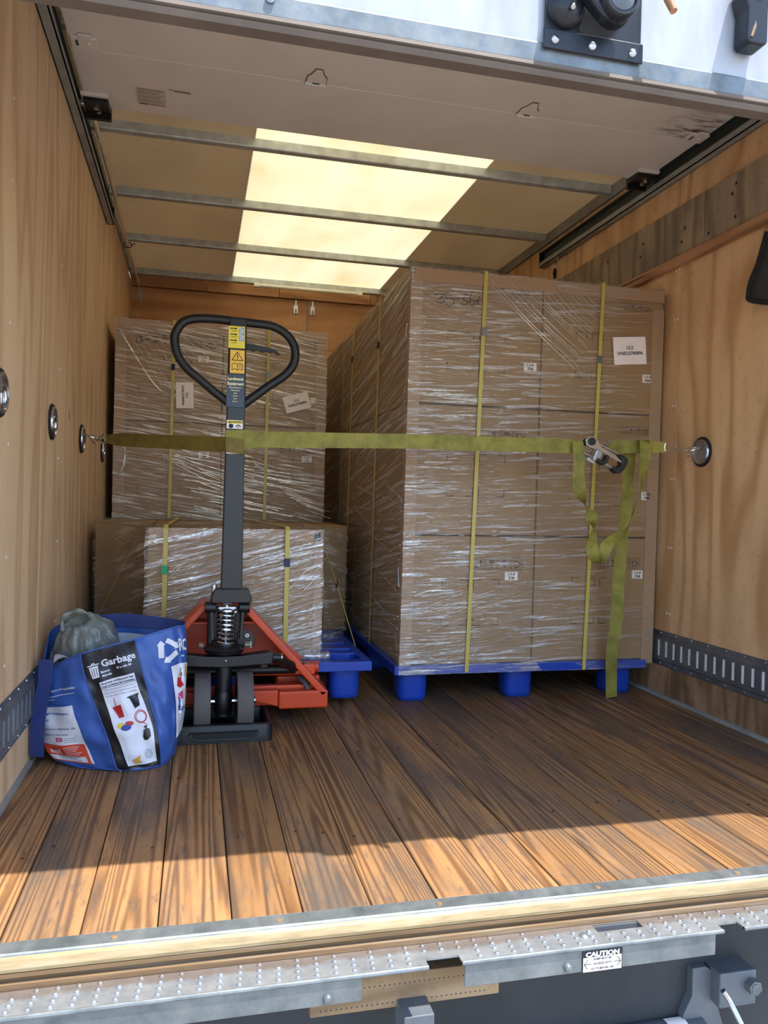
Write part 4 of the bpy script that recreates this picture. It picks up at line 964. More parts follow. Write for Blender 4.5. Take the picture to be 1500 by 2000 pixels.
# low stack film
lw = thing('stretch_wrap', 'crinkled stretch film over the low stack behind the pallet jack', 'stretch film', (.6, 1.6, .18), 'stretch film wraps')
ly = 1.519; zt2 = ZL1+.006
MB().grid(wob(quadf((.276, ly, .175), (.938, ly, .175), (.938, ly, zt2-.004), (.276, ly, zt2-.004)), .004, 22, 19), 26, 22).build('front_film', 'film_low', lw, smooth=True)
MB().grid(wob(quadf((.276, ly, zt2-.002), (.938, ly, zt2-.002), (.938, 2.1, zt2+.003), (.276, 2.1, zt2+.003)), .002), 12, 12).build('top_film', 'film_low', lw, smooth=True)
MB().grid(wob(quadf((.028, 2.094, .178), (.276, ly+.2, .3), (.276, ly, zt2-.01), (.028, 2.09, zt2)), .003), 12, 18).build('left_web', 'film_clear', lw, smooth=True)
MB().grid(wob(quadf((.940, ly, .178), (1.146, 2.09, .178), (1.146, 2.09, zt2), (.940, ly, zt2-.006)), .003), 12, 18).build('right_web', 'film_side', lw, smooth=True)
MB().grid(wob(quadf((.02, 2.08, zt2+.001), (.276, ly+.05, zt2), (.276, 2.2, zt2+.001), (.02, 2.62, zt2+.001)), .001), 6, 6).build('top_film', 'film_clear', lw, smooth=True)
mb = MB()
for i in range(34):
    x = random.uniform(290, 610); z_ = random.uniform(1060, 1250); dx = random.uniform(20, 70); dz = random.choice([random.uniform(-60, 10), random.uniform(-8, 8)])
    mb.tube([at(x, z_, y=ly-.006), at(min(622, x+dx), z_+dz, y=ly-.007)], random.uniform(.0004, .0009), 4)
mb.build('film_crease', 'film_fold', lw, kind='stuff')
mb = MB()
P = [Vector((.80, 1.47, .19)), Vector((.86, 1.455, .192)), Vector((.93, 1.46, .19)), Vector((.958, 1.465, .192))]
mb.tube(spline(P, 6), [.008+.008*abs(math.sin(i*1.3)) for i in range(19)], 10); mb.build('film_tail', 'film_fold', lw, smooth=True, label='bunched tail of film at the pallet corner')
# ================================================================== PET BANDS
def band(path, wv, label, seal=None, sealmat='seal_metal', w=.015, seal_label=None):
    o = MB().ribbon(path, [Vector(wv)*w]*len(path), .0012); loc = Vector(path[0])
    t_ = tag(o.build('strapping_band', 'pet_strap', None, loc=tuple(loc)), label, 'strap', 'yellow plastic bands')
    if seal is not None:
        i = 0; s_ = Vector(seal); n = Vector(wv)
        d = Vector((0, 0, 1)); nn = n.cross(d).normalized()
        mb = MB(); A = [s_+n*a*(w*.62)+d*b*.016+nn*c_*.0032 for c_ in (-1, 1) for b in (-1, 1) for a in (-1, 1)]
        mb.add(A, [(0, 2, 3, 1), (4, 5, 7, 6), (0, 1, 5, 4), (2, 6, 7, 3), (0, 4, 6, 2), (1, 3, 7, 5)])
        for k in (-1, 0, 1): 
            c_ = s_+d*k*.010; A = [c_+n*a*(w*.66)+d*b*.0022+nn*e*.0045 for e in (-1, 1) for b in (-1, 1) for a in (-1, 1)]
            mb.add(A, [(0, 2, 3, 1), (4, 5, 7, 6), (0, 1, 5, 4), (2, 6, 7, 3), (0, 4, 6, 2), (1, 3, 7, 5)])
        mb.build('band_seal', sealmat, t_, bevel=.0006, seg=1, label=seal_label)
    return t_
yb = FY-.0125
def frontband(pt, pb, y, zt_, dback, *a, **k):
    A = at(*pt, y=y); B = at(*pb, y=y); A.z = zt_; mid = (A+B)/2
    return band([B, mid, A-Vector((0, 0, .006)), A+Vector((0, .006, 0)), A+Vector((0, dback, 0))], (1, 0, 0), *a, **k)
frontband((950, 535), (911, 1313), yb, 1.692, 1.4, 'yellow plastic band down the right stack front, left one with a metal seal', at(946, 648, y=yb-.002))
frontband((1179, 560), (1140, 1308), yb, 1.692, 1.4, 'yellow plastic band down the right stack front, right one passing the ratchet', at(1172, 702, y=yb-.002))
for y, lab, sz in ((1.905, 'thin yellow band down the side of the right stack, near one with a dark seal', 1.47), (2.50, 'thin yellow band down the side of the right stack, far one', 1.51)):
    x = lx(X0, .12)-.018
    band([(x-.0, y, .12), (lx(X0, .9)-.016, y, .9), (lx(X0, 1.68)-.014, y, 1.688), (lx(X0, 1.68), y, 1.694), (2.2, y, 1.694)], (0, 1, 0), lab, (lx(X0, sz)-.018, y, sz), 'black_metal')
frontband((341, 628), (330, 1012), TY-.016, 1.690, 1.0, 'yellow plastic band on the back left stack, left one behind the loop handle', at(338, 717, y=TY-.018), 'black_metal')
frontband((526, 648), (516, 1015), TY-.016, 1.690, 1.0, 'yellow plastic band on the back left stack, right one with a metal seal', at(524, 731, y=TY-.018))
yl = 1.505
for pt, pb, lab, sp, sm in (((324, 1040), (319, 1215), 'yellow plastic band with green seal on the low stack, left of the jack', (321, 1113), 'seal_green'), ((562, 1042), (557, 1262), 'yellow plastic band with navy seal on the low stack, right of the jack', (561, 1099), 'seal_navy')):
    A = at(*pt, y=yl); B = at(*pb, y=yl); A.z = ZL1+.008; B2 = Vector((B.x, yl, .185)); sg = .02 if pt[0] < 400 else -.06
    band([B2, (A+B2)/2, A-Vector((0, 0, .01)), A+Vector((0, .012, .004)), A+Vector((sg, .6, .006)), A+Vector((sg, 1.08, .006))], (1, 0, 0), lab, at(*sp, y=yl-.003), sm, .0165)
a = at(632, 1064, y=1.62); b = at(658, 1141, y=1.75); c = at(694, 1262, z=.18)
band([a, b, c], (.5, .8, 0), 'loose thin yellow band slanting from the low stack to the blue pallet edge', b, 'black_metal', .006)
a = at(272, 1046, y=1.80); b = at(192, 1200, y=2.085)
band([b, (a+b)/2, a], (1, 0, 0), 'thin yellow band slanting down the left carton of the low stack', None, w=.004)
# ================================================================== PALLET JACK
JX, JY = .556, 1.17
jk = thing('pallet_jack', 'orange pallet jack with black upright handle and loop grip, parked at the low stack', 'pallet jack', (JX, JY, 0))
# handle: stem tapering upward, loop grip, release lever
def stemx(z): return .5745+(z-.5)*.004
def sbox(z0, z1, w0, w1, d0, d1, nm, mt, bev=.004, y=JY):
    mb = MB(); A = []
    for z, w, d in ((z0, w0, d0), (z1, w1, d1)):
        for a, b in ((-1, -1), (1, -1), (1, 1), (-1, 1)): A.append((stemx(z)+a*w/2, y+b*d/2, z))
    mb.add(A, [(3, 2, 1, 0), (4, 5, 6, 7), (0, 1, 5, 4), (1, 2, 6, 5), (2, 3, 7, 6), (3, 0, 4, 7)]); return mb.build(nm, mt, jk, bevel=bev)
stem = sbox(.478, 1.10, .070, .060, .036, .034, 'handle_stem', 'stem_paint')
head = sbox(1.09, 1.372, .060, .056, .040, .034, 'handle_head', 'black_metal')
YFc = JY-.021
def jp(px, py): p = at(px, py, y=JY); return p
loop = [jp(*q) for q in ((447, 787), (420, 766), (392, 742), (366, 720), (348, 695), (341, 668), (343, 650), (357, 630), (380, 622.5), (415, 622.5), (455, 627), (500, 632), (532, 637), (556, 650), (571, 668), (577, 690), (572, 714), (555, 734), (525, 754), (500, 772), (475, 790))]
MB().tube(spline(loop, 5), .0145, 16).build('loop_grip', 'black_plastic', jk, smooth=True)
lv = [(476, 671), (500, 674), (520, 678), (538, 683), (547, 693), (543, 694), (534, 688), (527, 690), (520, 686), (512, 689), (504, 684), (495, 687), (488, 683), (476, 684)]
o = jp(*lv[0]); MB().prism([((jp(*q)-o).x, (jp(*q)-o).z) for q in lv], o-Vector((0, .006, 0)), (1, 0, 0), (0, 0, 1), (0, .012, 0)).build('release_lever', 'black_plastic', jk, bevel=.002)
# stickers on the head and stem
def stick(px0, py0, px1, py1, mat, parent, nm='sticker', label=None, y=YFc):
    a = at(px0, py0, y=y); b = at(px1, py1, y=y)
    c = (a+b)/2; w, h = abs(b.x-a.x), abs(a.z-b.z)
    o = MB().box(c.x-w/2, c.x+w/2, y-.0008, y+.002, c.z-h/2, c.z+h/2).build(nm, mat, parent, label=label)
    return o, plane_map((c.x, y-.0013, c.z), (1, 0, 0), (0, 0, 1)), w, h
s1, f1, w1, h1 = stick(447, 636, 478, 681, 'label_yellow', head, label='yellow lever instruction sticker')
q = Print(); 
for r in range(3):
    y = h1*(.33-r*.27); q.line([(-w1*.4, y+.004), (-w1*.1, y+.004)], .003).line([(-w1*.34, y-.004), (w1*.0, y-.004)], .0015).disc(-w1*.06, y+.004, .003)
q.put('pictogram', 'paper_ink', s1, f1)
Print().rect(w1*.12, -h1*.18, w1*.46, h1*.46).put('grey_field', 'seal_metal', s1, f1)
f1b = lambda a, b: f1(a, b)-Vector((0, .0005, 0))
Print().line([(w1*.15, h1*.40), (w1*.4, h1*.30), (w1*.2, h1*.2)], .002).line([(w1*.15, h1*.12), (w1*.42, h1*.02), (w1*.2, -h1*.1)], .002).put('pictogram', 'paper', s1, f1b)
s2, f2, w2, h2 = stick(450, 683, 477, 730, 'label_orange', head, label='amber warning sticker with triangle and open book')
q = Print(); T_ = [(-w2*.38, h2*.06), (w2*.38, h2*.06), (0, h2*.42), (-w2*.38, h2*.06), (w2*.38, h2*.06)]
q.line(T_, .0022).line([(0, h2*.17), (0, h2*.30)], .003).disc(0, h2*.12, .0018)
q.line([(-w2*.36, -h2*.36), (-w2*.36, -h2*.1), (-w2*.16, -h2*.06), (0, -h2*.12), (w2*.16, -h2*.06), (w2*.36, -h2*.1), (w2*.36, -h2*.36), (w2*.16, -h2*.30), (0, -h2*.37), (-w2*.16, -h2*.30), (-w2*.36, -h2*.36)], .0018).line([(0, -h2*.12), (0, -h2*.37)], .0015)
q.line([(w2*.08, -h2*.15), (w2*.28, -h2*.15)], .0015).line([(w2*.08, -h2*.22), (w2*.28, -h2*.22)], .0015)
q.put('pictogram', 'paper_ink', s2, f2)
s3, f3, w3, h3 = stick(443, 731, 476, 796, 'label_navy', head, label='navy maker label')
q = Print(); q.text('Landmack', 0, h3*.37, .0125, .0004).text('Equipment', 0, h3*.22, .0122, .0004)
for i, (st, z_) in enumerate((('Material Movers', .0062), ('Warehouse', .0060), ('Sales', .0056), ('Rental', .0056), ('Parts', .0056), ('Service', .0056))): q.text(st, 0, h3*(.10-i*.085), z_, .0001)
q.put('lettering', 'label_cream', s3, f3)
s4, f4, w4, h4 = stick(443, 820, 474, 838, 'paper', stem, label='white and yellow WARNING sticker', y=JY-.0185)
Print().rect(-w4/2+.001, h4*.08, w4/2-.001, h4*.46).put('yellow_field', 'label_yellow', s4, f4)
f4b = lambda a, b: f4(a, b)-Vector((0, .0004, 0))
q = Print(); q.text('WARNING', .005, h4*.27, .0085, .0003).poly([(-w4*.42, h4*.14), (-w4*.26, h4*.14), (-w4*.34, h4*.40)])
q.disc(-w4*.24, -h4*.2, .0075).line([(-w4*.12, -h4*.36), (-w4*.12, h4*.0)], .002).line([(w4*.05, -h4*.3), (w4*.15, -h4*.06), (w4*.3, -h4*.06), (w4*.4, -h4*.3)], .0018).ring(w4*.22, -h4*.24, .004, .0015)
q.put('lettering', 'paper_ink', s4, f4b)
stick(442, 880, 473, 887, 'paper', stem, label='lower edge of a white sticker', y=JY-.0185)
# handle bracket and pump
zc = at(443, 1160, y=JY).z
MB().prism([(-.060, -.026), (.060, -.026), (.066, -.020), (.064, .0), (.055, .022), (-.055, .022), (-.064, .0), (-.066, -.020)], (stemx(.5), JY-.032, zc-.002), (1, 0, 0), (0, 0, 1), (0, .06, 0)).build('handle_socket', 'black_metal', jk, bevel=.004)
for px_, py_ in ((418, 1145), (446, 1148), (469, 1145)):
    p = at(px_, py_, y=JY-.01); MB().cyl((p.x, p.y, p.z-.018), (p.x, p.y, p.z+.006), .008, 14).build('socket_bolt', 'zinc', jk, bevel=.001)
for px_, sg in ((411, -1), (477, 1)):
    p = at(px_, 1186, y=JY); MB().cyl((p.x-.018, JY, p.z), (p.x+.018, JY, p.z), .0195, 22).build('pivot_boss', 'black_metal', jk, bevel=.003)
    a = at(px_+sg*-5, 1180, y=JY-.005); b = at(px_+sg*-9, 1256, y=JY-.005)
    MB().prism([(0, 0), (sg*.010, 0), (sg*.006, b.z-a.z), (-sg*.006, b.z-a.z)], (a.x, JY-.012, a.z+.01), (1, 0, 0), (0, 0, 1), (0, .04, 0)).build('yoke_arm', 'black_metal', jk, bevel=.002)
p = at(443, 1175, y=JY-.02); MB().cyl((p.x-.013, p.y, p.z), (p.x+.016, p.y, p.z), .010, 16).build('chain_roller', 'chrome', jk, smooth=True)
p = at(444, 1187, y=JY-.02); MB().box(p.x-.028, p.x+.028, p.y-.005, p.y+.005, p.z-.003, p.z+.003).build('lever_pin', 'zinc', jk, bevel=.001)
p0 = at(443, 1182, y=JY-.01); p1 = at(440, 1262, y=JY-.01)
MB().cyl(p0, p1, .0085, 14).build('piston_rod', 'chrome', jk, smooth=True)
sp0 = at(443, 1194, y=JY-.01); sp1 = at(440, 1256, y=JY-.01); n = 7*20
MB().tube([sp0.lerp(sp1, i/n)+Vector((math.cos(i/20*2*PI)*.0275, math.sin(i/20*2*PI)*.0275, 0)) for i in range(n+1)], .0047, 8).build('coil_spring', 'chrome', jk, smooth=True)
MB().lathe([(.026, 0), (.032, .004), (.032, .010), (.022, .014), (0, .014)], (sp0.x, sp0.y, sp0.z-.002), 2, 24).build('spring_cap', 'chrome', jk, smooth=True)
pb = at(438, 1262, y=JY)
MB().lathe([(.0, -.05), (.030, -.05), (.034, -.022), (.062, -.018), (.066, -.006), (.060, .002), (.042, .008), (.036, .02), (0, .02)], (pb.x, JY, pb.z), 2, 32).build('pump_base', 'black_metal', jk, smooth=True)
MB().box(pb.x-.056, pb.x+.056, JY+.025, JY+.055, pb.z-.03, pb.z+.13).build('pump_body', 'black_metal', jk, bevel=.006)
for sg in (-1, 1):
    MB().cyl((pb.x+sg*.066, JY-.005, pb.z+.004), (pb.x+sg*.082, JY-.005, pb.z+.004), .011, 6).build('pump_nut', 'zinc', jk, bevel=.001)
p = at(480, 1245, y=JY+.02); MB().prism([(-.03, -.03), (.03, -.03), (.03, .0), (.018, .022), (-.01, .028), (-.03, .018)], (p.x, JY+.015, p.z), (1, 0, 0), (0, 0, 1), (0, .012, 0)).build('valve_lever', 'black_metal', jk, bevel=.003)
q = MB().lathe([(.006, 0), (.006, -.004), (.003, -.004), (.003, 0)], (p.x+.004, JY+.014, p.z+.008), 1, 14); q.build('valve_ring', 'zinc', jk, smooth=True)
p = at(489, 1258, y=JY+.01); MB().cyl((p.x, JY+.01, p.z-.012), (p.x, JY+.01, p.z+.01), .005, 8).build('valve_screw', 'zinc', jk)
# cross arm
zx = at(437, 1290, y=JY-.03).z
MB().prism([(-.165, -.014), (0, -.022), (.155, -.014), (.160, .024), (.145, .026), (.06, .016), (-.06, .016), (-.145, .026), (-.165, .024)], (JX, JY-.045, zx), (1, 0, 0), (0, 0, 1), (0, .05, 0)).build('cross_arm', 'black_metal', jk, bevel=.004)
q = at(441, 1291, y=JY-.047); MB().lathe([(.004, 0), (.003, -.003), (0, -.004)], (q.x, JY-.045, q.z), 1, 10).build('grease_nipple', 'zinc', jk)
for sg in (-1, 1):
    MB().cyl((JX+sg*.158, JY-.02, zx+.004), (JX+sg*.186, JY-.02, zx+.004), .014, 16).build('arm_pin', 'black_metal', jk, smooth=True)
    MB().cyl((JX+sg*.186, JY-.02, zx+.004), (JX+sg*.190, JY-.02, zx+.004), .012, 16).build('pin_washer', 'zinc', jk)
    MB().box(JX+sg*.13-.012, JX+sg*.13+.012, JY-.02, JY+.02, zx-.03, zx-.012).build('arm_stop', 'black_metal', jk, bevel=.003)
    MB().tube([(JX+sg*.165, JY, zx-.002), (JX+sg*.24, JY+.08, zx-.05), (JX+sg*.31, JY+.16, zx-.07)], .018, 10, flat=.8).build('torsion_arm', 'black_metal', jk, smooth=True)
    MB().tube(spline([(JX+sg*.265, JY+.13, .150), (JX+sg*.285, JY+.105, .135), (JX+sg*.297, JY+.10, .112), (JX+sg*.297, JY+.10, .095)], 5), .009, 8).build('push_rod', 'under_grey', jk, smooth=True)
# steering column and twin wheels
MB().cyl((JX, JY, .06), (JX, JY, zx), .027, 24).build('steering_column', 'black_metal', jk, smooth=True)
MB().lathe([(.0, -.008), (.026, -.008), (.030, .0), (.030, .06), (.027, .066), (0, .066)], (JX, JY, .075), 2, 24).build('axle_block', 'black_metal', jk, smooth=True)
MB().cyl((JX-.095, JY, .106), (JX+.105, JY, .106), .011, 16).build('axle', 'chrome', jk, smooth=True)
for xc in (.487, .624):
    pr = [(.0, -.024), (.03, -.024), (.06, -.020), (.088, -.0255), (.096, -.0265), (.099, -.0235), (.0995, 0), (.099, .0235), (.096, .0265), (.088, .0255), (.06, .020), (.03, .024), (0, .024)]
    w_ = MB().lathe(pr, (xc, JY, .1045), 0, 48).build('steer_wheel', 'wheel_grey', jk, smooth=True)
    for sg in (-1, 1): MB().lathe([(.058, sg*.019), (.056, sg*.024), (.02, sg*.027), (0, sg*.028)], (xc, JY, .1045), 0, 28).build('wheel_hub', 'orange_paint' if 0 else 'black_metal', w_, smooth=True)
# rear axle tube, heel frame
MB().cyl((JX-.25, JY+.10, .185), (JX+.25, JY+.10, .185), .017, 16).build('cross_tube', 'black_metal', jk, smooth=True)
# orange A-frame: recessed back plate with raised flanges
YA = 1.255
apl = at(402, 1172, y=YA-.05); apr = at(487, 1180, y=YA-.05); heel = at(640, 1352, y=YA-.02)
hx = heel.x-JX; hz = heel.z; az = apr.z; ax_ = .072
back = MB().prism([(-hx+.07, .20), (hx-.07, .20), (ax_-.005, az-.015), (-ax_+.005, az-.015)], (JX, YA+.115, 0), (1, 0, 0), (0, 0, 1), (0, .004, 0)); back.build('frame_plate', 'orange_paint', jk)
for sg in (-1, 1):
    t0 = Vector((JX+sg*ax_, 0, az)); t1 = Vector((JX+sg*hx, 0, hz+.0))
    d = (t1-t0).normalized(); nrm_ = Vector((d.z*sg, 0, -d.x*sg))*sg
    if nrm_.z > 0: nrm_ = -nrm_
    w_ = .024; mb = MB(); A = [t0, t1, t1+nrm_*w_, t0+nrm_*w_]
    mb.add([p+Vector((0, YA-.02, 0)) for p in A]+[p+Vector((0, YA+.13, 0)) for p in A], [(0, 1, 2, 3), (7, 6, 5, 4), (0, 4, 5, 1), (1, 5, 6, 2), (2, 6, 7, 3), (3, 7, 4, 0)])
    mb.build('frame_flange', 'orange_paint', jk, bevel=.005, seg=2)
    mb = MB(); mb.add([p+Vector((0, YA-.012, 0)) for p in A]+[p+Vector((0, YA-.006, 0)) for p in [A[0]+nrm_*.02, A[1]+nrm_*.02, A[2]+nrm_*.012, A[3]+nrm_*.012]], [(0, 1, 5, 4), (1, 2, 6, 5), (2, 3, 7, 6), (3, 0, 4, 7), (4, 5, 6, 7)])
MB().box(JX-ax_-.008, JX+ax_+.008, YA+.0, YA+.125, az-.022, az-.003).build('frame_head', 'orange_paint', jk, bevel=.005)
MB().box(JX-.118, JX+.118, YA+.02, YA+.12, az-.078, az-.070).build('frame_rib', 'orange_paint', jk, bevel=.002)
MB().box(JX-.32, JX+.32, YA+.01, YA+.04, .165, .20).build('lower_crossbar', 'orange_paint', jk, bevel=.004)
MB().box(JX-.32, JX+.32, YA+.03, YA+.06, .055, .125).build('heel_crossbar', 'orange_paint', jk, bevel=.004)
h0 = at(545, 1350, y=YA-.02); h1 = at(640, 1384, y=YA-.02)
for sg in (-1, 1):
    xa, xb = sorted((JX+sg*(h0.x-JX), JX+sg*(h1.x-JX)))
    MB().box(xa, xb, YA-.02, YA+.14, h1.z+.004, h0.z-.002).build('fork_heel', 'orange_paint', jk, bevel=.006, seg=3)
    MB().box(xa+.006, xb-.006, YA+.13, 2.45, .085, .135).build('fork', 'orange_paint', jk, bevel=.008, seg=3)
    MB().prism([(0, h1.z+.01), (sg*-.07, h1.z+.028), (sg*-.14, h1.z+.03), (sg*-.14, h0.z), (0, h0.z)] , (JX+sg*(h0.x-JX), YA-.01, 0), (1, 0, 0), (0, 0, 1), (0, .04, 0)).build('heel_arm', 'orange_paint', jk, bevel=.004)
    MB().cyl((JX+sg*.20, YA+.105, .172), (JX+sg*.345, YA+.105, .172), .021, 18).build('torsion_tube', 'orange_paint', jk, bevel=.002)
    MB().cyl((JX+sg*.29-.025, 2.40, .037), (JX+sg*.29+.025, 2.40, .037), .036, 20).build('load_roller', 'wheel_grey', jk, smooth=True)
# black wheel chock tray the jack's steer wheels stand in
tray = thing('wheel_tray', 'black plastic tray with a grip slot under the jack wheels', 'tray', (JX, 1.16, 0))
tx0, tx1, ty0, ty1 = JX-.165, JX+.155, 1.058, 1.30
def rrect(x0, x1, y0, y1, r, n=6):
    out = []
    for cx_, cy_, a0 in ((x1-r, y1-r, 0), (x0+r, y1-r, PI/2), (x0+r, y0+r, PI), (x1-r, y0+r, 1.5*PI)):
        out += [(cx_+r*math.cos(a0+PI/2*i/n), cy_+r*math.sin(a0+PI/2*i/n)) for i in range(n+1)]
    return out
O = rrect(tx0, tx1, ty0, ty1, .022); I = rrect(tx0+.016, tx1-.016, ty0+.026, ty1-.016, .012); n = len(O)
def loftloops(loops):
    mb = MB(); mb.add([p for L in loops for p in L], [(j*n+i, j*n+(i+1) % n, (j+1)*n+(i+1) % n, (j+1)*n+i) for j in range(len(loops)-1) for i in range(n)]+[tuple(range(n-1, -1, -1)), tuple(range((len(loops)-1)*n, len(loops)*n))]); return mb
Z = lambda L, z, k=0: [(x, y, z) for x, y in L]
loftloops([Z(O, .0005), Z(O, .050), Z(rrect(tx0+.004, tx1-.004, ty0+.004, ty1-.004, .02), .056), Z(rrect(tx0+.012, tx1-.012, ty0+.022, ty1-.012, .012), .056), Z(I, .050), Z(I, .005)]).build('tray_body', 'black_plastic', tray, smooth=True, angle=35)
MB().tube([(x, ty0-.001, z) for x, z in [(JX-.105+.0+.21*i/10, .036) for i in range(11)]]+[(JX+.108, ty0-.001, .03), (JX+.095, ty0-.001, .017)]+[(JX+.08-.16*i/8, ty0-.001, .012) for i in range(9)]+[(JX-.095, ty0-.001, .015), (JX-.11, ty0-.001, .028)], .0032, 6, closed=True).build('grip_rim', 'black_plastic', tray, smooth=True)
MB().box(JX-.10, JX+.10, ty0-.0008, ty0+.004, .014, .034).build('grip_slot', 'black_rubber', tray)
MB().box(JX-.034, JX+.032, ty0+.026, ty1-.02, .004, .02).build('wheel_divider', 'black_plastic', tray, bevel=.003)
# ================================================================== RATCHET STRAP
YS = JY-.024
st = thing('ratchet_strap', 'yellow-green ratchet strap stretched across the load between the two wall rings', 'strap', (JX, YS, .98))
def strapseg(pts, wid, nm, mat, th=.002):
    """wid: width vectors"""
    return MB().ribbon(pts, wid, th).build(nm, mat, st, smooth=True, angle=50)
def lerp(a, b, n): a, b = Vector(a), Vector(b); return [a.lerp(b, i/n) for i in range(n+1)]
r0 = at(441, 858.5, y=YS); r1 = at(480, 858, y=YS-.001); r2 = at(800, 862, y=YS); r3 = at(1128, 872, y=YS)
P = lerp(r0, r1, 3)+lerp(r1, r2, 12)[1:]+lerp(r2, r3, 10)[1:]
wd_ = [Vector((0, 0, .062)) if i < 4 else Vector((0, math.sin(i*.5)*.004, .055-.004*min(1, (i-3)/8))) for i in range(len(P))]
strapseg(P, wd_, 'webbing', 'web_yellow')
# left run from the wall hook, behind the stem's edge, over the stem front
l0 = Vector((.112, 1.72, at(192, 857, y=1.72).z)); l1 = Vector((JX-.008, YS-.001, at(440, 868, y=YS).z)); l2 = Vector((JX+.050, YS-.0025, at(474, 873, y=YS).z))
P = lerp(l0, l1, 14)+lerp(l1, l2, 3)[1:]
strapseg(P, [Vector((0, 0, .028 if i == 0 else .042 if i == 1 else .05)) for i in range(len(P))], 'webbing', 'web_olive')
# right tail end: ratchet to hook
rr = Vector((W-.165, 1.165, at(1312, 874, y=1.165).z)); q3 = at(1185, 873, y=YS)
P = lerp(q3, rr, 12)
strapseg(P, [Vector((0, .0, .047 if i < 11 else .034)) for i in range(13)], 'webbing', 'web_yellow', .004)
mb = MB()
for i in range(9): mb.box(*(lambda p: (p.x-.0012, p.x+.0012, p.y-.0035, p.y-.002, p.z-.021, p.z+.021))(P[9].lerp(P[12], i/9)))
mb.build('stitching', 'pet_strap', st, kind='stuff')
# hooks
def hook(p, e, nm, dirv):
    """wire double hook from webbing end p to ring e"""
    p, e = Vector(p), Vector(e); d = (e-p).normalized(); up = Vector((0, 0, 1)); L = (e-p).length
    A = [p-d*.004+up*.015, p+d*.004+up*.018, p+d*L*.3+up*.012, p+d*L*.45, p+d*L*.6-up*.006, p+d*L*.8+up*.010, p+d*L*.98+up*.012, p+d*L*1.06, p+d*L*.95-up*.012, p+d*L*.82-up*.020]
    B = [p-d*.004+up*.015, p-d*.008, p-d*.004-up*.015, p+d*.01-up*.018, p+d*L*.3-up*.010, p+d*L*.45+up*.002, p+d*L*.55+up*.008]
    MB().tube(spline(A, 5), .0034, 8).build(nm, 'chrome', st, smooth=True); MB().tube(spline(B, 5), .0034, 8).build(nm, 'chrome', st, smooth=True)
hook(rr+Vector((.006, 0, 0)), (W-.045, 1.17, .998), 'wire_hook', 1)
hook(l0-Vector((.004, -.008, 0)), (.045, 1.865, 1.006), 'wire_hook', -1)
# ratchet buckle
rc = at(1165, 881, y=YS-.012); ang = math.radians(-22)
ca, sa = math.cos(ang)*1.13, math.sin(ang)*1.13
RM = lambda a, b, c: rc+Vector((a*ca-b*sa, c, a*sa+b*ca))
def rbox(a0, a1, b0, b1, c0, c1, nm, mt, bev=.0015, parent=None):
    A = [RM(a, b, c) for c in (c0, c1) for b in (b0, b1) for a in (a0, a1)]
    return MB().add(A, [(0, 2, 3, 1), (4, 5, 7, 6), (0, 1, 5, 4), (2, 6, 7, 3), (0, 4, 6, 2), (1, 3, 7, 5)]).build(nm, mt, parent or st, bevel=bev)
rt_ = rbox(-.052, .068, .016, .0195, -.028, .012, 'ratchet_frame', 'zinc')
rbox(-.050, .050, -.030, -.0265, -.022, .012, 'ratchet_frame', 'zinc')
# side plates as shaped discs
for c_ in (-.030,):
    poly = [(-.062, .010), (-.056, .026), (-.040, .032), (-.022, .026), (.0, .012), (.05, .010), (.082, .0), (.084, -.006), (.0, .000), (-.03, -.004), (-.052, -.004)]
    MB().add([RM(a, b, c_) for a, b in poly]+[RM(a, b, c_+.003) for a, b in poly], [tuple(range(11)), tuple(range(21, 10, -1))]+[(i, (i+1) % 11, 11+(i+1) % 11, 11+i) for i in range(11)]).build('ratchet_side', 'chrome', st, bevel=.0008)
MB().cyl(RM(-.040, .014, -.036), RM(-.040, .014, .014), .0145, 22).build('ratchet_axle', 'black_plastic', st, bevel=.002)
MB().cyl(RM(.030, .046, -.01), RM(.018, .026, -.01), .007, 12).cyl(RM(.0305, .0465, -.01), RM(.018, .026, -.01), .0085, 6).build('axle_nut', 'zinc', st, smooth=True)
rbox(-.010, .014, -.034, .012, -.024, .004, 'ratchet_spool', 'zinc', .003)
rbox(-.028, .0, -.046, -.034, -.026, .008, 'release_pawl', 'chrome', .002)
poly = [(.0, -.034), (.03, -.038), (.040, -.024), (.036, -.002), (.026, -.002), (.028, -.02), (.022, -.027), (.002, -.024)]
MB().add([RM(a, b, -.03) for a, b in poly]+[RM(a, b, .0) for a, b in poly], [tuple(range(8)), tuple(range(15, 7, -1))]+[(i, (i+1) % 8, 8+(i+1) % 8, 8+i) for i in range(8)]).build('inner_grip', 'black_plastic', st, bevel=.003)
poly = [(.072, .020), (.096, .016), (.104, .006), (.102, -.020), (.092, -.040), (.080, -.044), (.062, -.036), (.062, -.026), (.076, -.026), (.086, -.012), (.080, .004), (.068, .008)]
k = len(poly); MB().add([RM(a, b, -.034) for a, b in poly]+[RM(a, b, .002) for a, b in poly], [tuple(range(k)), tuple(range(2*k-1, k-1, -1))]+[(i, (i+1) % k, k+(i+1) % k, k+i) for i in range(k)]).build('handle_grip', 'black_plastic', st, bevel=.004, seg=3)
rbox(.03, .075, -.034, -.030, -.026, .002, 'handle_bar', 'zinc', .001)
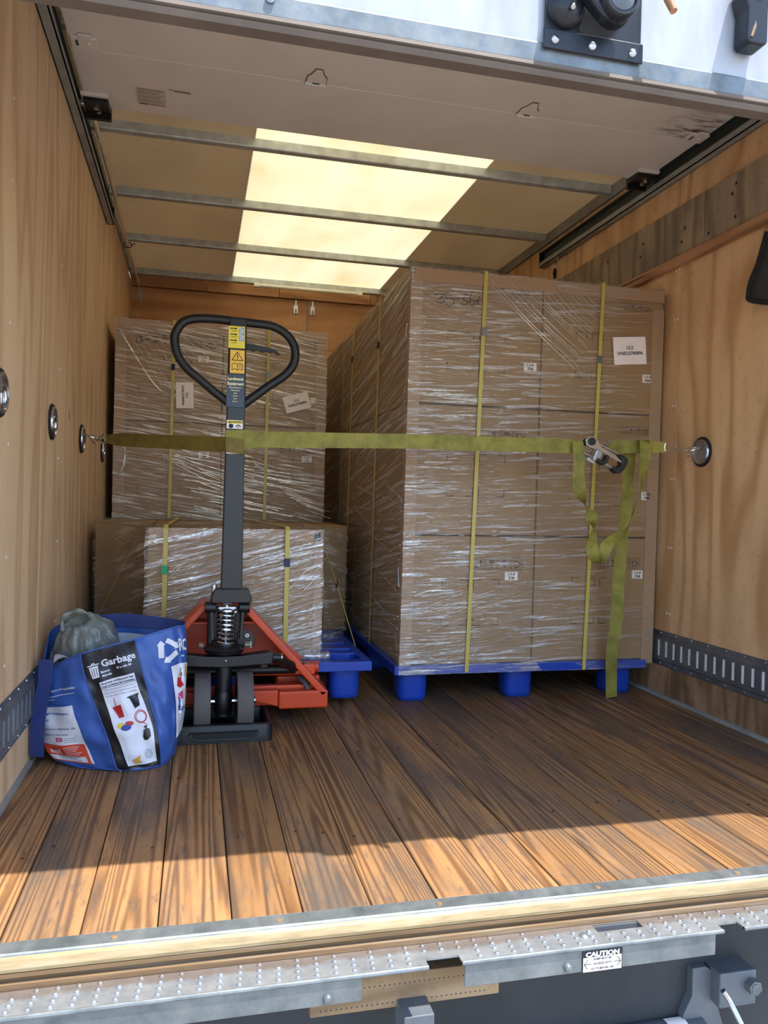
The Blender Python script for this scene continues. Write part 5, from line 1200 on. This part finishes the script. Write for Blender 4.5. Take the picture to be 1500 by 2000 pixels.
# hanging tails
def tail(pts, nm='webbing_tail', mat='web_yellow', wfac=1.0):
    """pts: (px, py, y, width m, twist deg) where twist 0 = flat to the viewer"""
    P = []; Wd = []
    C3 = [at(p[0], p[1], y=p[2]) for p in pts]; S = spline(C3, 6); n = len(pts)-1
    for i, p in enumerate(S):
        t_ = i/6; k = min(int(t_), n-1); f = t_-k; w_ = pts[k][3]*(1-f)+pts[k+1][3]*f; tw = math.radians(pts[k][4]*(1-f)+pts[k+1][4]*f)
        d = (S[min(i+1, len(S)-1)]-S[max(i-1, 0)]).normalized(); side = d.cross(Vector((0, -1, 0))); side = Vector((1, 0, 0)) if side.length < .55 and pts[k][0] > 1240 else side.normalized(); dep = Vector((0, 1, 0))
        P.append(p); Wd.append((side*math.cos(tw)+dep*math.sin(tw))*w_)
    return strapseg(P, Wd, nm, mat, .0016)
tail([(1128, 862, 1.128, .044, 0), (1131, 900, 1.12, .044, 0), (1130, 935, 1.12, .046, 0), (1134, 962, 1.125, .044, 45), (1140, 980, 1.13, .044, 95), (1150, 1000, 1.14, .046, 150), (1158, 1020, 1.145, .044, 255), (1159, 1040, 1.15, .046, 325), (1156, 1068, 1.16, .048, 362), (1162, 1092, 1.17, .040, 410), (1170, 1099, 1.18, .036, 440), (1178, 1088, 1.17, .040, 490), (1184, 1068, 1.165, .048, 530), (1198, 1053, 1.15, .048, 560), (1220, 1040, 1.15, .044, 580), (1236, 1005, 1.14, .040, 610), (1250, 955, 1.13, .042, 595), (1259, 905, 1.12, .046, 545), (1261, 875, 1.115, .046, 540), (1259, 862, 1.125, .046, 540), (1256, 861, 1.155, .046, 540), (1252, 872, 1.17, .046, 540)])
tail([(1233, 868, 1.19, .042, 10), (1229, 900, 1.2, .048, 0), (1226, 950, 1.21, .048, 0), (1221, 1010, 1.23, .048, 0), (1215, 1060, 1.25, .048, 5), (1210, 1110, 1.27, .047, 20), (1207, 1160, 1.29, .046, 28), (1204, 1210, 1.31, .047, 20), (1198, 1255, 1.33, .046, 30), (1194, 1290, 1.35, .046, 10), (1194, 1325, 1.37, .050, 0), (1194, 1362, 1.385, .050, 0)])
# ================================================================== RECYCLING BAG
rings_ = [
 # rim .. bottom ; order: A left-front, B, C, D, E right-front, F right-back, G back, H back-left, I left
 [(97, 1306, .99), (157, 1278, .93), (264, 1249, .93), (336, 1227, .97), (361, 1222, 1.01), (345, 1213, 1.08), (223, 1202, 1.15), (108, 1226, 1.16), (66, 1296, 1.05)],
 [(86, 1350, .97), (170, 1335, .90), (276, 1305, .90), (345, 1285, .95), (364, 1280, 1.01), (348, 1272, 1.07), (225, 1256, 1.15), (112, 1278, 1.16), (66, 1330, 1.05)],
 [(80, 1400, .96), (190, 1390, .865), (292, 1365, .87), (350, 1345, .94), (360, 1340, 1.0), (345, 1335, 1.06), (225, 1320, 1.15), (115, 1330, 1.15), (72, 1370, 1.06)],
 [(86, 1448, .955), (212, 1447, .845), (308, 1425, .855), (350, 1400, .93), (357, 1390, .99), (345, 1380, 1.05), (225, 1370, 1.14), (120, 1380, 1.14), (84, 1420, 1.06)],
 [(108, 1482, .935), (228, 1497, .846), (314, 1482, .86), (345, 1445, .94), (350, 1425, .99), (340, 1410, 1.04), (230, 1395, 1.12), (130, 1400, 1.12), (100, 1450, 1.06)],
 [(130, 1492, .92), (238, 1508, .848), (312, 1493, .865), (338, 1456, .955), (342, 1436, .99), (330, 1422, 1.03), (230, 1412, 1.08), (140, 1424, 1.08), (118, 1462, 1.05)]]
NR = len(rings_); B3 = []
for L in rings_:
    R3 = []
    for p in L:
        v = at(p[0], p[1], y=p[2]); v.x = max(v.x, .018+.004*random.random()); v.z = max(v.z, .0015); R3.append(v)
    B3.append(R3)
for v in B3[-1]: v.z = .0015
SU = 10; loops = [spline(L, SU, True) for L in B3]; NU = len(loops[0])
def bagS(u, v, wr_=True):
    """u in segments 0..9 (0=A,1=B..), v 0 rim .. 1 bottom"""
    fu = (u*SU) % NU; i = int(fu); a = fu-i; cols_ = [L[i % NU].lerp(L[(i+1) % NU], a) for L in loops]
    t_ = min(max(v, 0), 1)*(NR-1); k = min(int(t_), NR-2); f = t_-k; g = lambda j: cols_[min(max(j, 0), NR-1)]
    A, B, C_, D = g(k-1), g(k), g(k+1), g(k+2)
    p = .5*((2*B)+(C_-A)*f+(2*A-5*B+4*C_-D)*f*f+(3*B-A-3*C_+D)*f**3)
    if wr_:
        am = .0052*max(0, math.sin(PI*min(1, v*.9+.1)))
        n = Vector((0, -1, 0)); p = p+n*am*(math.sin(u*7+v*9)+.6*math.sin(u*13-v*17+1)+.5*math.sin(v*31+u*3)+.25*math.sin(u*19+v*11)+.25*math.sin(v*37-u*9))
    p.x = max(p.x, .018); p.z = max(p.z, .001); return p
def bagN(u, v):
    e = .02; a = bagS(u+e, v)-bagS(u-e, v); b = bagS(u, v+e)-bagS(u, v-e); n = b.cross(a)
    if n.length < 1e-9: return Vector((0, -1, 0))
    n.normalize(); c = sum((x for x in B3[2]), Vector())/9
    return n if n.dot(bagS(u, v)-c) > 0 else -n
bag = thing('recycling_bag', 'blue woven plastic garbage and recycling bag standing at the left wall', 'bag', (.2, 1.02, 0))
MB().grid(lambda u, v: bagS(u*9, v), 234, 84, True).build('bag_shell', 'bag_blue', bag, smooth=True)
MB().grid(lambda u, v: bagS(u*9, .13+v*.62)-bagN(u*9, .13+v*.62)*.007, 72, 12, True).build('bag_lining', 'bag_inside', bag, smooth=True)
mb = MB(); ct = sum((x for x in loops[-1]), Vector())/NU; mb.add([ct]+loops[-1], [(0, i+1, (i+1) % NU+1) for i in range(NU)]); mb.build('bag_base', 'bag_blue', bag)
MB().tube([bagS(i*9/90, 0)+Vector((0, 0, .001)) for i in range(90)], .003, 6, closed=True).build('rim_hem', 'bag_blue', bag, smooth=True)
def skin(u0f, u1f, v0, v1, nm, mat, off=.0016, nu=40, nv=70, label=None):
    def f(a, b):
        v = v0+(v1-v0)*b; u = u0f(v)+(u1f(v)-u0f(v))*a; return bagS(u, v)+bagN(u, v)*off
    return MB().grid(f, nu, nv).build(nm, mat, bag, smooth=True, label=label)
bl = skin(lambda v: 1.0, lambda v: 2.0, .0, .86, 'black_panel', 'bag_black', .0014, label='black front panel')
U0 = lambda v: 1.16; U1 = lambda v: 1.86
wp = skin(lambda v: 1.2+.02*math.sin(v*9), lambda v: 1.86-.02*math.sin(v*7), .215, .80, 'white_panel', 'bag_white', .0028, label='white picture panel')
# seams either side of the black panel
for uu in (1.0, 2.0): MB().tube([bagS(uu, i/40)+bagN(uu, i/40)*.002 for i in range(40)], .0022, 6).build('panel_seam', 'bag_blue' if uu != 2.6 else 'bag_black', bag, smooth=True)
def bagmap(u0, u1, v0, v1, w, h, off):
    """print sheet of w x h (centred) spread on the bag between u0..u1, v0..v1"""
    f = lambda a, b: bagS(u0+(u1-u0)*(a/w+.5), v0+(v1-v0)*(.5-b/h))+bagN(u0+(u1-u0)*(a/w+.5), v0+(v1-v0)*(.5-b/h))*off
    f.curved = 1; return f
hm = bagmap(1.0, 2.0, .0, .215, .15, .105, .003)
q = Print(); q.text('Garbage', .020, -.003, .027, .0007).text('Basura', -.020, -.025, .0085, .0003).text('Myusip', -.018, -.036, .0085, .0003).text('Rác còn lại', .030, -.024, .0085, .0003)
q.poly([(-.058, -.004), (-.034, -.004), (-.037, -.036), (-.055, -.036)]).line([(-.060, .0), (-.032, .0)], .003).line([(-.050, .004), (-.042, .004)], .003)
q.put('lettering', 'bag_white', bl, hm)
hm2 = bagmap(1.0, 2.0, .0, .215, .15, .105, .0036)
q = Print(); [q.line([(-.052+i*.006, -.009), (-.0515+i*.0055, -.031)], .0015) for i in range(4)]; q.put('bin_slats', 'bag_black', bl, hm2)
wm = bagmap(1.2, 1.86, .215, .80, .115, .30, .0042)
q = Print(); q.text('All garbage, including plastic bags,', 0, .141, .0074, .0002).text('to-go containers, lids & packaging.', 0, .131, .0074, .0002).line([(-.054, .125), (.054, .125)], .0014)
q.put('lettering', 'paper_ink', wp, wm)
q = Print(); q.text('Toda la basura, incluyendo las bol-', 0, .117, .0074, 0).text('sas de plástico, recipientes de comi-', 0, .107, .0074, 0).text('da para llevar, tapas y empaques.', 0, .097, .0074, 0); q.put('lettering', 'print_grey', wp, wm)
Print().poly([(-.044, .058), (-.014, .064), (-.017, .022), (-.036, .018)]).line([(-.03, .060), (-.028, .086)], .002).put('red_cup_picture', 'print_red', wp, wm)
Print().poly([(.012, .080), (.045, .084), (.038, .042), (.020, .038)]).line([(.010, .078), (.047, .082)], .005).put('black_cup_picture', 'bag_black', wp, wm)
Print().ring(.030, .010, .019, .0022).ring(.031, .009, .016, .0018).line([(.032, -.01), (.042, -.02)], .002).put('cable_picture', 'print_red', wp, wm)
Print().disc(-.012, -.002, .013, .008).put('red_lid_picture', 'print_red', wp, wm)
wm3 = bagmap(1.2, 1.86, .215, .80, .115, .30, .0050)
Print().disc(-.038, -.004, .012, .008).put('yellow_lid_picture', 'print_yellow', wp, wm); Print().disc(-.026, -.012, .015, .009).put('navy_lid_picture', 'print_navy', wp, wm3)
Print().poly([(.018, -.058), (.026, -.034), (.036, -.030), (.046, -.036), (.048, -.060), (.036, -.068), (.022, -.068)]).poly([(.032, -.030), (.028, -.022), (.042, -.022), (.038, -.030)]).put('rubbish_sack_picture', 'bag_black', wp, wm)
Print().poly([(-.034, -.120), (-.004, -.108), (-.008, -.128), (.0, -.138), (-.026, -.142), (-.032, -.132)]).put('cardboard_picture', 'print_tan', wp, wm)
q = Print(); [q.ring(.028, -.112-.0*i, .006+.005*i, .0016, 9) for i in range(3)]; q.put('foil_picture', 'print_grey', wp, wm)
# left panel: container list and red block
lp_ = skin(lambda v: .0-.0, lambda v: .62+.08*v, .33, .78, 'white_panel', 'bag_white', .0022, 36, 50, label='white list panel on the bag\'s left')
lm_ = bagmap(.0, .66, .33, .78, .12, .24, .0036)
q = Print(); q.text('rigid containers,', .004, .094, .0125, .0002).text('board', -.036, .07, .0125, .0002).text('envases rígidos de', .006, .036, .0125, 0).text('papel y cartón', -.008, .012, .0125, 0); q.put('lettering', 'print_navy', lp_, lm_)
Print().rect(-.060, -.085, .056, -.030).rect(-.06, -.12, .060, -.114).rect(.050, -.118, .058, -.03).put('red_block', 'print_orange', lp_, lm_)
lm2 = bagmap(.0, .66, .33, .78, .12, .24, .0044)
q = Print(); q.text('as!', -.022, -.062, .036, .001); [q.line([(.006, -.042-i*.0085), (.044-(i % 3)*.006, -.040-i*.0085)], .002) for i in range(5)]; q.put('lettering', 'bag_white', lp_, lm2)
q = Print(); [q.line([(-.02, -.090-i*.008), (.036-(i % 2)*.01, -.089-i*.008)], .0022) for i in range(3)]; q.put('fine_print', 'paper_ink', lp_, lm2)
Print().frame(-.006, -.016, .010, .0, .003).ring(.002, -.008, .0035, .0016).put('camera_symbol', 'print_pink', lp_, lm2)
q = Print(); [q.line([(.014, -.004-i*.008), (.044, -.003-i*.008)], .0022) for i in range(3)]; q.put('fine_print', 'print_grey', lp_, lm2)
tm = bagmap(.0, .9, .12, .33, .16, .10, .0028)
q = Print(); q.text('types of recyclables', .012, .01, .0115, .0002).line([(-.045, -.012), (.05, -.008)], .0022).line([(-.055, -.024), (-.02, -.022)], .0022); q.put('lettering', 'bag_white', bag, tm)
# right panel: recycling mark and second picture strip
rp = skin(lambda v: 2.72, lambda v: 3.75, .24, .74, 'white_panel', 'bag_white', .0042, 40, 60, label='white picture strip at the bag\'s right')
rm_ = bagmap(2.3, 3.9, .04, .24, .14, .09, .0030)
q = Print()
for r in range(3):
    a = PI/2+r*2*PI/3; b = a-2*PI/3*.6; c_ = (-.030, .0); p0 = (c_[0]+.024*math.cos(a), .024*math.sin(a)); p1 = (c_[0]+.024*math.cos(b), .024*math.sin(b)); q.line([p0, p1], .014)
    L = math.hypot(p1[0]-p0[0], p1[1]-p0[1]); dx, dy = (p1[0]-p0[0])/L, (p1[1]-p0[1])/L; q.poly([(p1[0]-dy*.011, p1[1]+dx*.011), (p1[0]+dy*.011, p1[1]-dx*.011), (p1[0]+dx*.013, p1[1]+dy*.013)])
q.text('RC', .030, .004, .042, .0012).line([(.012, -.024), (.026, -.024)], .004); q.put('recycling_mark', 'bag_white', bag, rm_)
rm2 = bagmap(2.72, 3.75, .24, .74, .09, .27, .0058)
Print().poly([(-.03, .09), (-.008, .085), (.0, .06), (-.022, .052), (-.034, .062)]).put('bottle_picture', 'print_red', rp, rm2); Print().rect(-.022, .108, -.006, .113).poly([(-.02, .106), (-.01, .106), (-.006, .092), (-.03, .092)]).put('bottle_neck_picture', 'print_tan', rp, rm2)
Print().poly([(-.030, .035), (-.010, .04), (-.008, .012), (-.028, .006)]).put('jug_picture', 'print_pink', rp, rm2); Print().poly([(.01, .09), (.035, .095), (.03, .13), (.015, .13)]).put('carton_picture', 'print_tan', rp, rm2); Print().rect(.012, .02, .03, .045).put('carton_picture', 'print_tan', rp, rm2)
q = Print(); q.text('Pape', -.012, -.022, .026, .0006); q.put('lettering', 'print_navy', rp, rm2)
q = Print(); [q.line([(-.034, -.046-i*.0115), (.030-(i*7 % 4)*.006, -.044-i*.0115)], .003) for i in range(7)]; q.put('fine_print', 'print_grey', rp, rm2)
# navy carrying straps
a = [bagS(8.6, .0), bagS(8.9, .12)]
L1 = [at(90, 1288, y=.96), at(88, 1330, y=.935), at(78, 1380, y=.93), at(72, 1430, y=.93), at(72, 1478, y=.935)]
def cl(P): return [Vector((max(p.x, .02), p.y, max(p.z, .006))) for p in P]
MB().ribbon(spline(cl(L1), 6), [Vector((.040, -.012, 0))]*25, .002).build('carry_strap', 'bag_navy', bag, smooth=True)
L2 = [at(66, 1478, y=.96), at(62, 1420, y=.965), at(62, 1360, y=.97), at(68, 1320, y=.98), at(90, 1290, y=1.0)]
MB().ribbon(spline(cl(L2), 6), [Vector((.030, -.02, 0))]*25, .002).build('carry_strap', 'bag_navy', bag, smooth=True)
L3 = [bagS(6.6, .0)+Vector((0, .002, .0)), bagS(6.2, .0)+Vector((0, .001, .004)), bagS(5.6, 0)+Vector((0, .001, .003)), bagS(5.0, .0)+Vector((0, 0, .002))]
MB().ribbon(spline([bagS(6.3-i*.35, .045)+Vector((0, -.006, 0)) for i in range(6)], 4), [Vector((0, .004, .040))]*21, .002).build('carry_strap', 'bag_navy', bag, smooth=True)
# grey liner bag stuffed inside
lin = thing('plastic_liner', 'crumpled grey plastic bag bulging out of the blue bag', 'plastic bag', tuple(at(170, 1230, y=1.08)))
c0 = at(172, 1262, y=1.08); rnd_ = random.Random(3)
bm = bmesh.new(); bmesh.ops.create_icosphere(bm, subdivisions=5, radius=1)
from mathutils import noise as mn
for v in bm.verts:
    d = v.co.normalized(); K = Vector((-.25, -.35, .9)).normalized(); a_ = K.orthogonal().normalized(); b_ = K.cross(a_)
    ph = math.atan2(d.dot(b_), d.dot(a_)); el = math.acos(max(-1, min(1, d.dot(K))))
    k = 1+.10*mn.noise(d*1.8+Vector((3, 1, 2)))+.050*math.sin(ph*11+3*mn.noise(d*2.5))*min(1, el*1.4)+.03*math.sin(ph*23+4*mn.noise(d*3))*min(1, el*1.4)-.05*abs(mn.noise(d*4))
    k *= 1-.18*math.exp(-(el/.28)**2)+.10*math.exp(-((el-.42)/.14)**2)
    v.co = c0+Vector((d.x*.090*k, d.y*.090*k, d.z*.100*k))
    v.co.x = max(v.co.x, .012)
me = bpy.data.meshes.new('liner'); 
for v in bm.verts: v.co -= Vector(lin.location)
for f in bm.faces: f.smooth = True
bm.to_mesh(me); bm.free(); me.materials.append(M['liner_grey']); o = bpy.data.objects.new('liner_body', me); COL.objects.link(o); o.parent = lin
kn = at(146, 1208, y=1.08)
mb = MB(); pts = [at(*q, y=1.05) for q in ((128, 1235), (122, 1212), (140, 1196), (165, 1196), (180, 1208), (178, 1228))]
mb.tube(spline(pts, 5), [.010+.005*math.sin(i*1.1) for i in range(26)], 10, flat=.7); mb.build('liner_knot', 'liner_grey', lin, smooth=True)
mb = MB(); mb.grid(lambda u, v: bagS(0, .0).lerp(bagS(2.0, 0), u)*1.0 if 0 else Vector((.06+.30*u, .97+.2*v, at(250, 1262, y=1.05).z-.03+.012*math.sin(u*19+v*7)+.01*math.sin(v*13+u*5))), 24, 14)
mb.build('liner_sheet', 'bag_inside', lin, smooth=True)
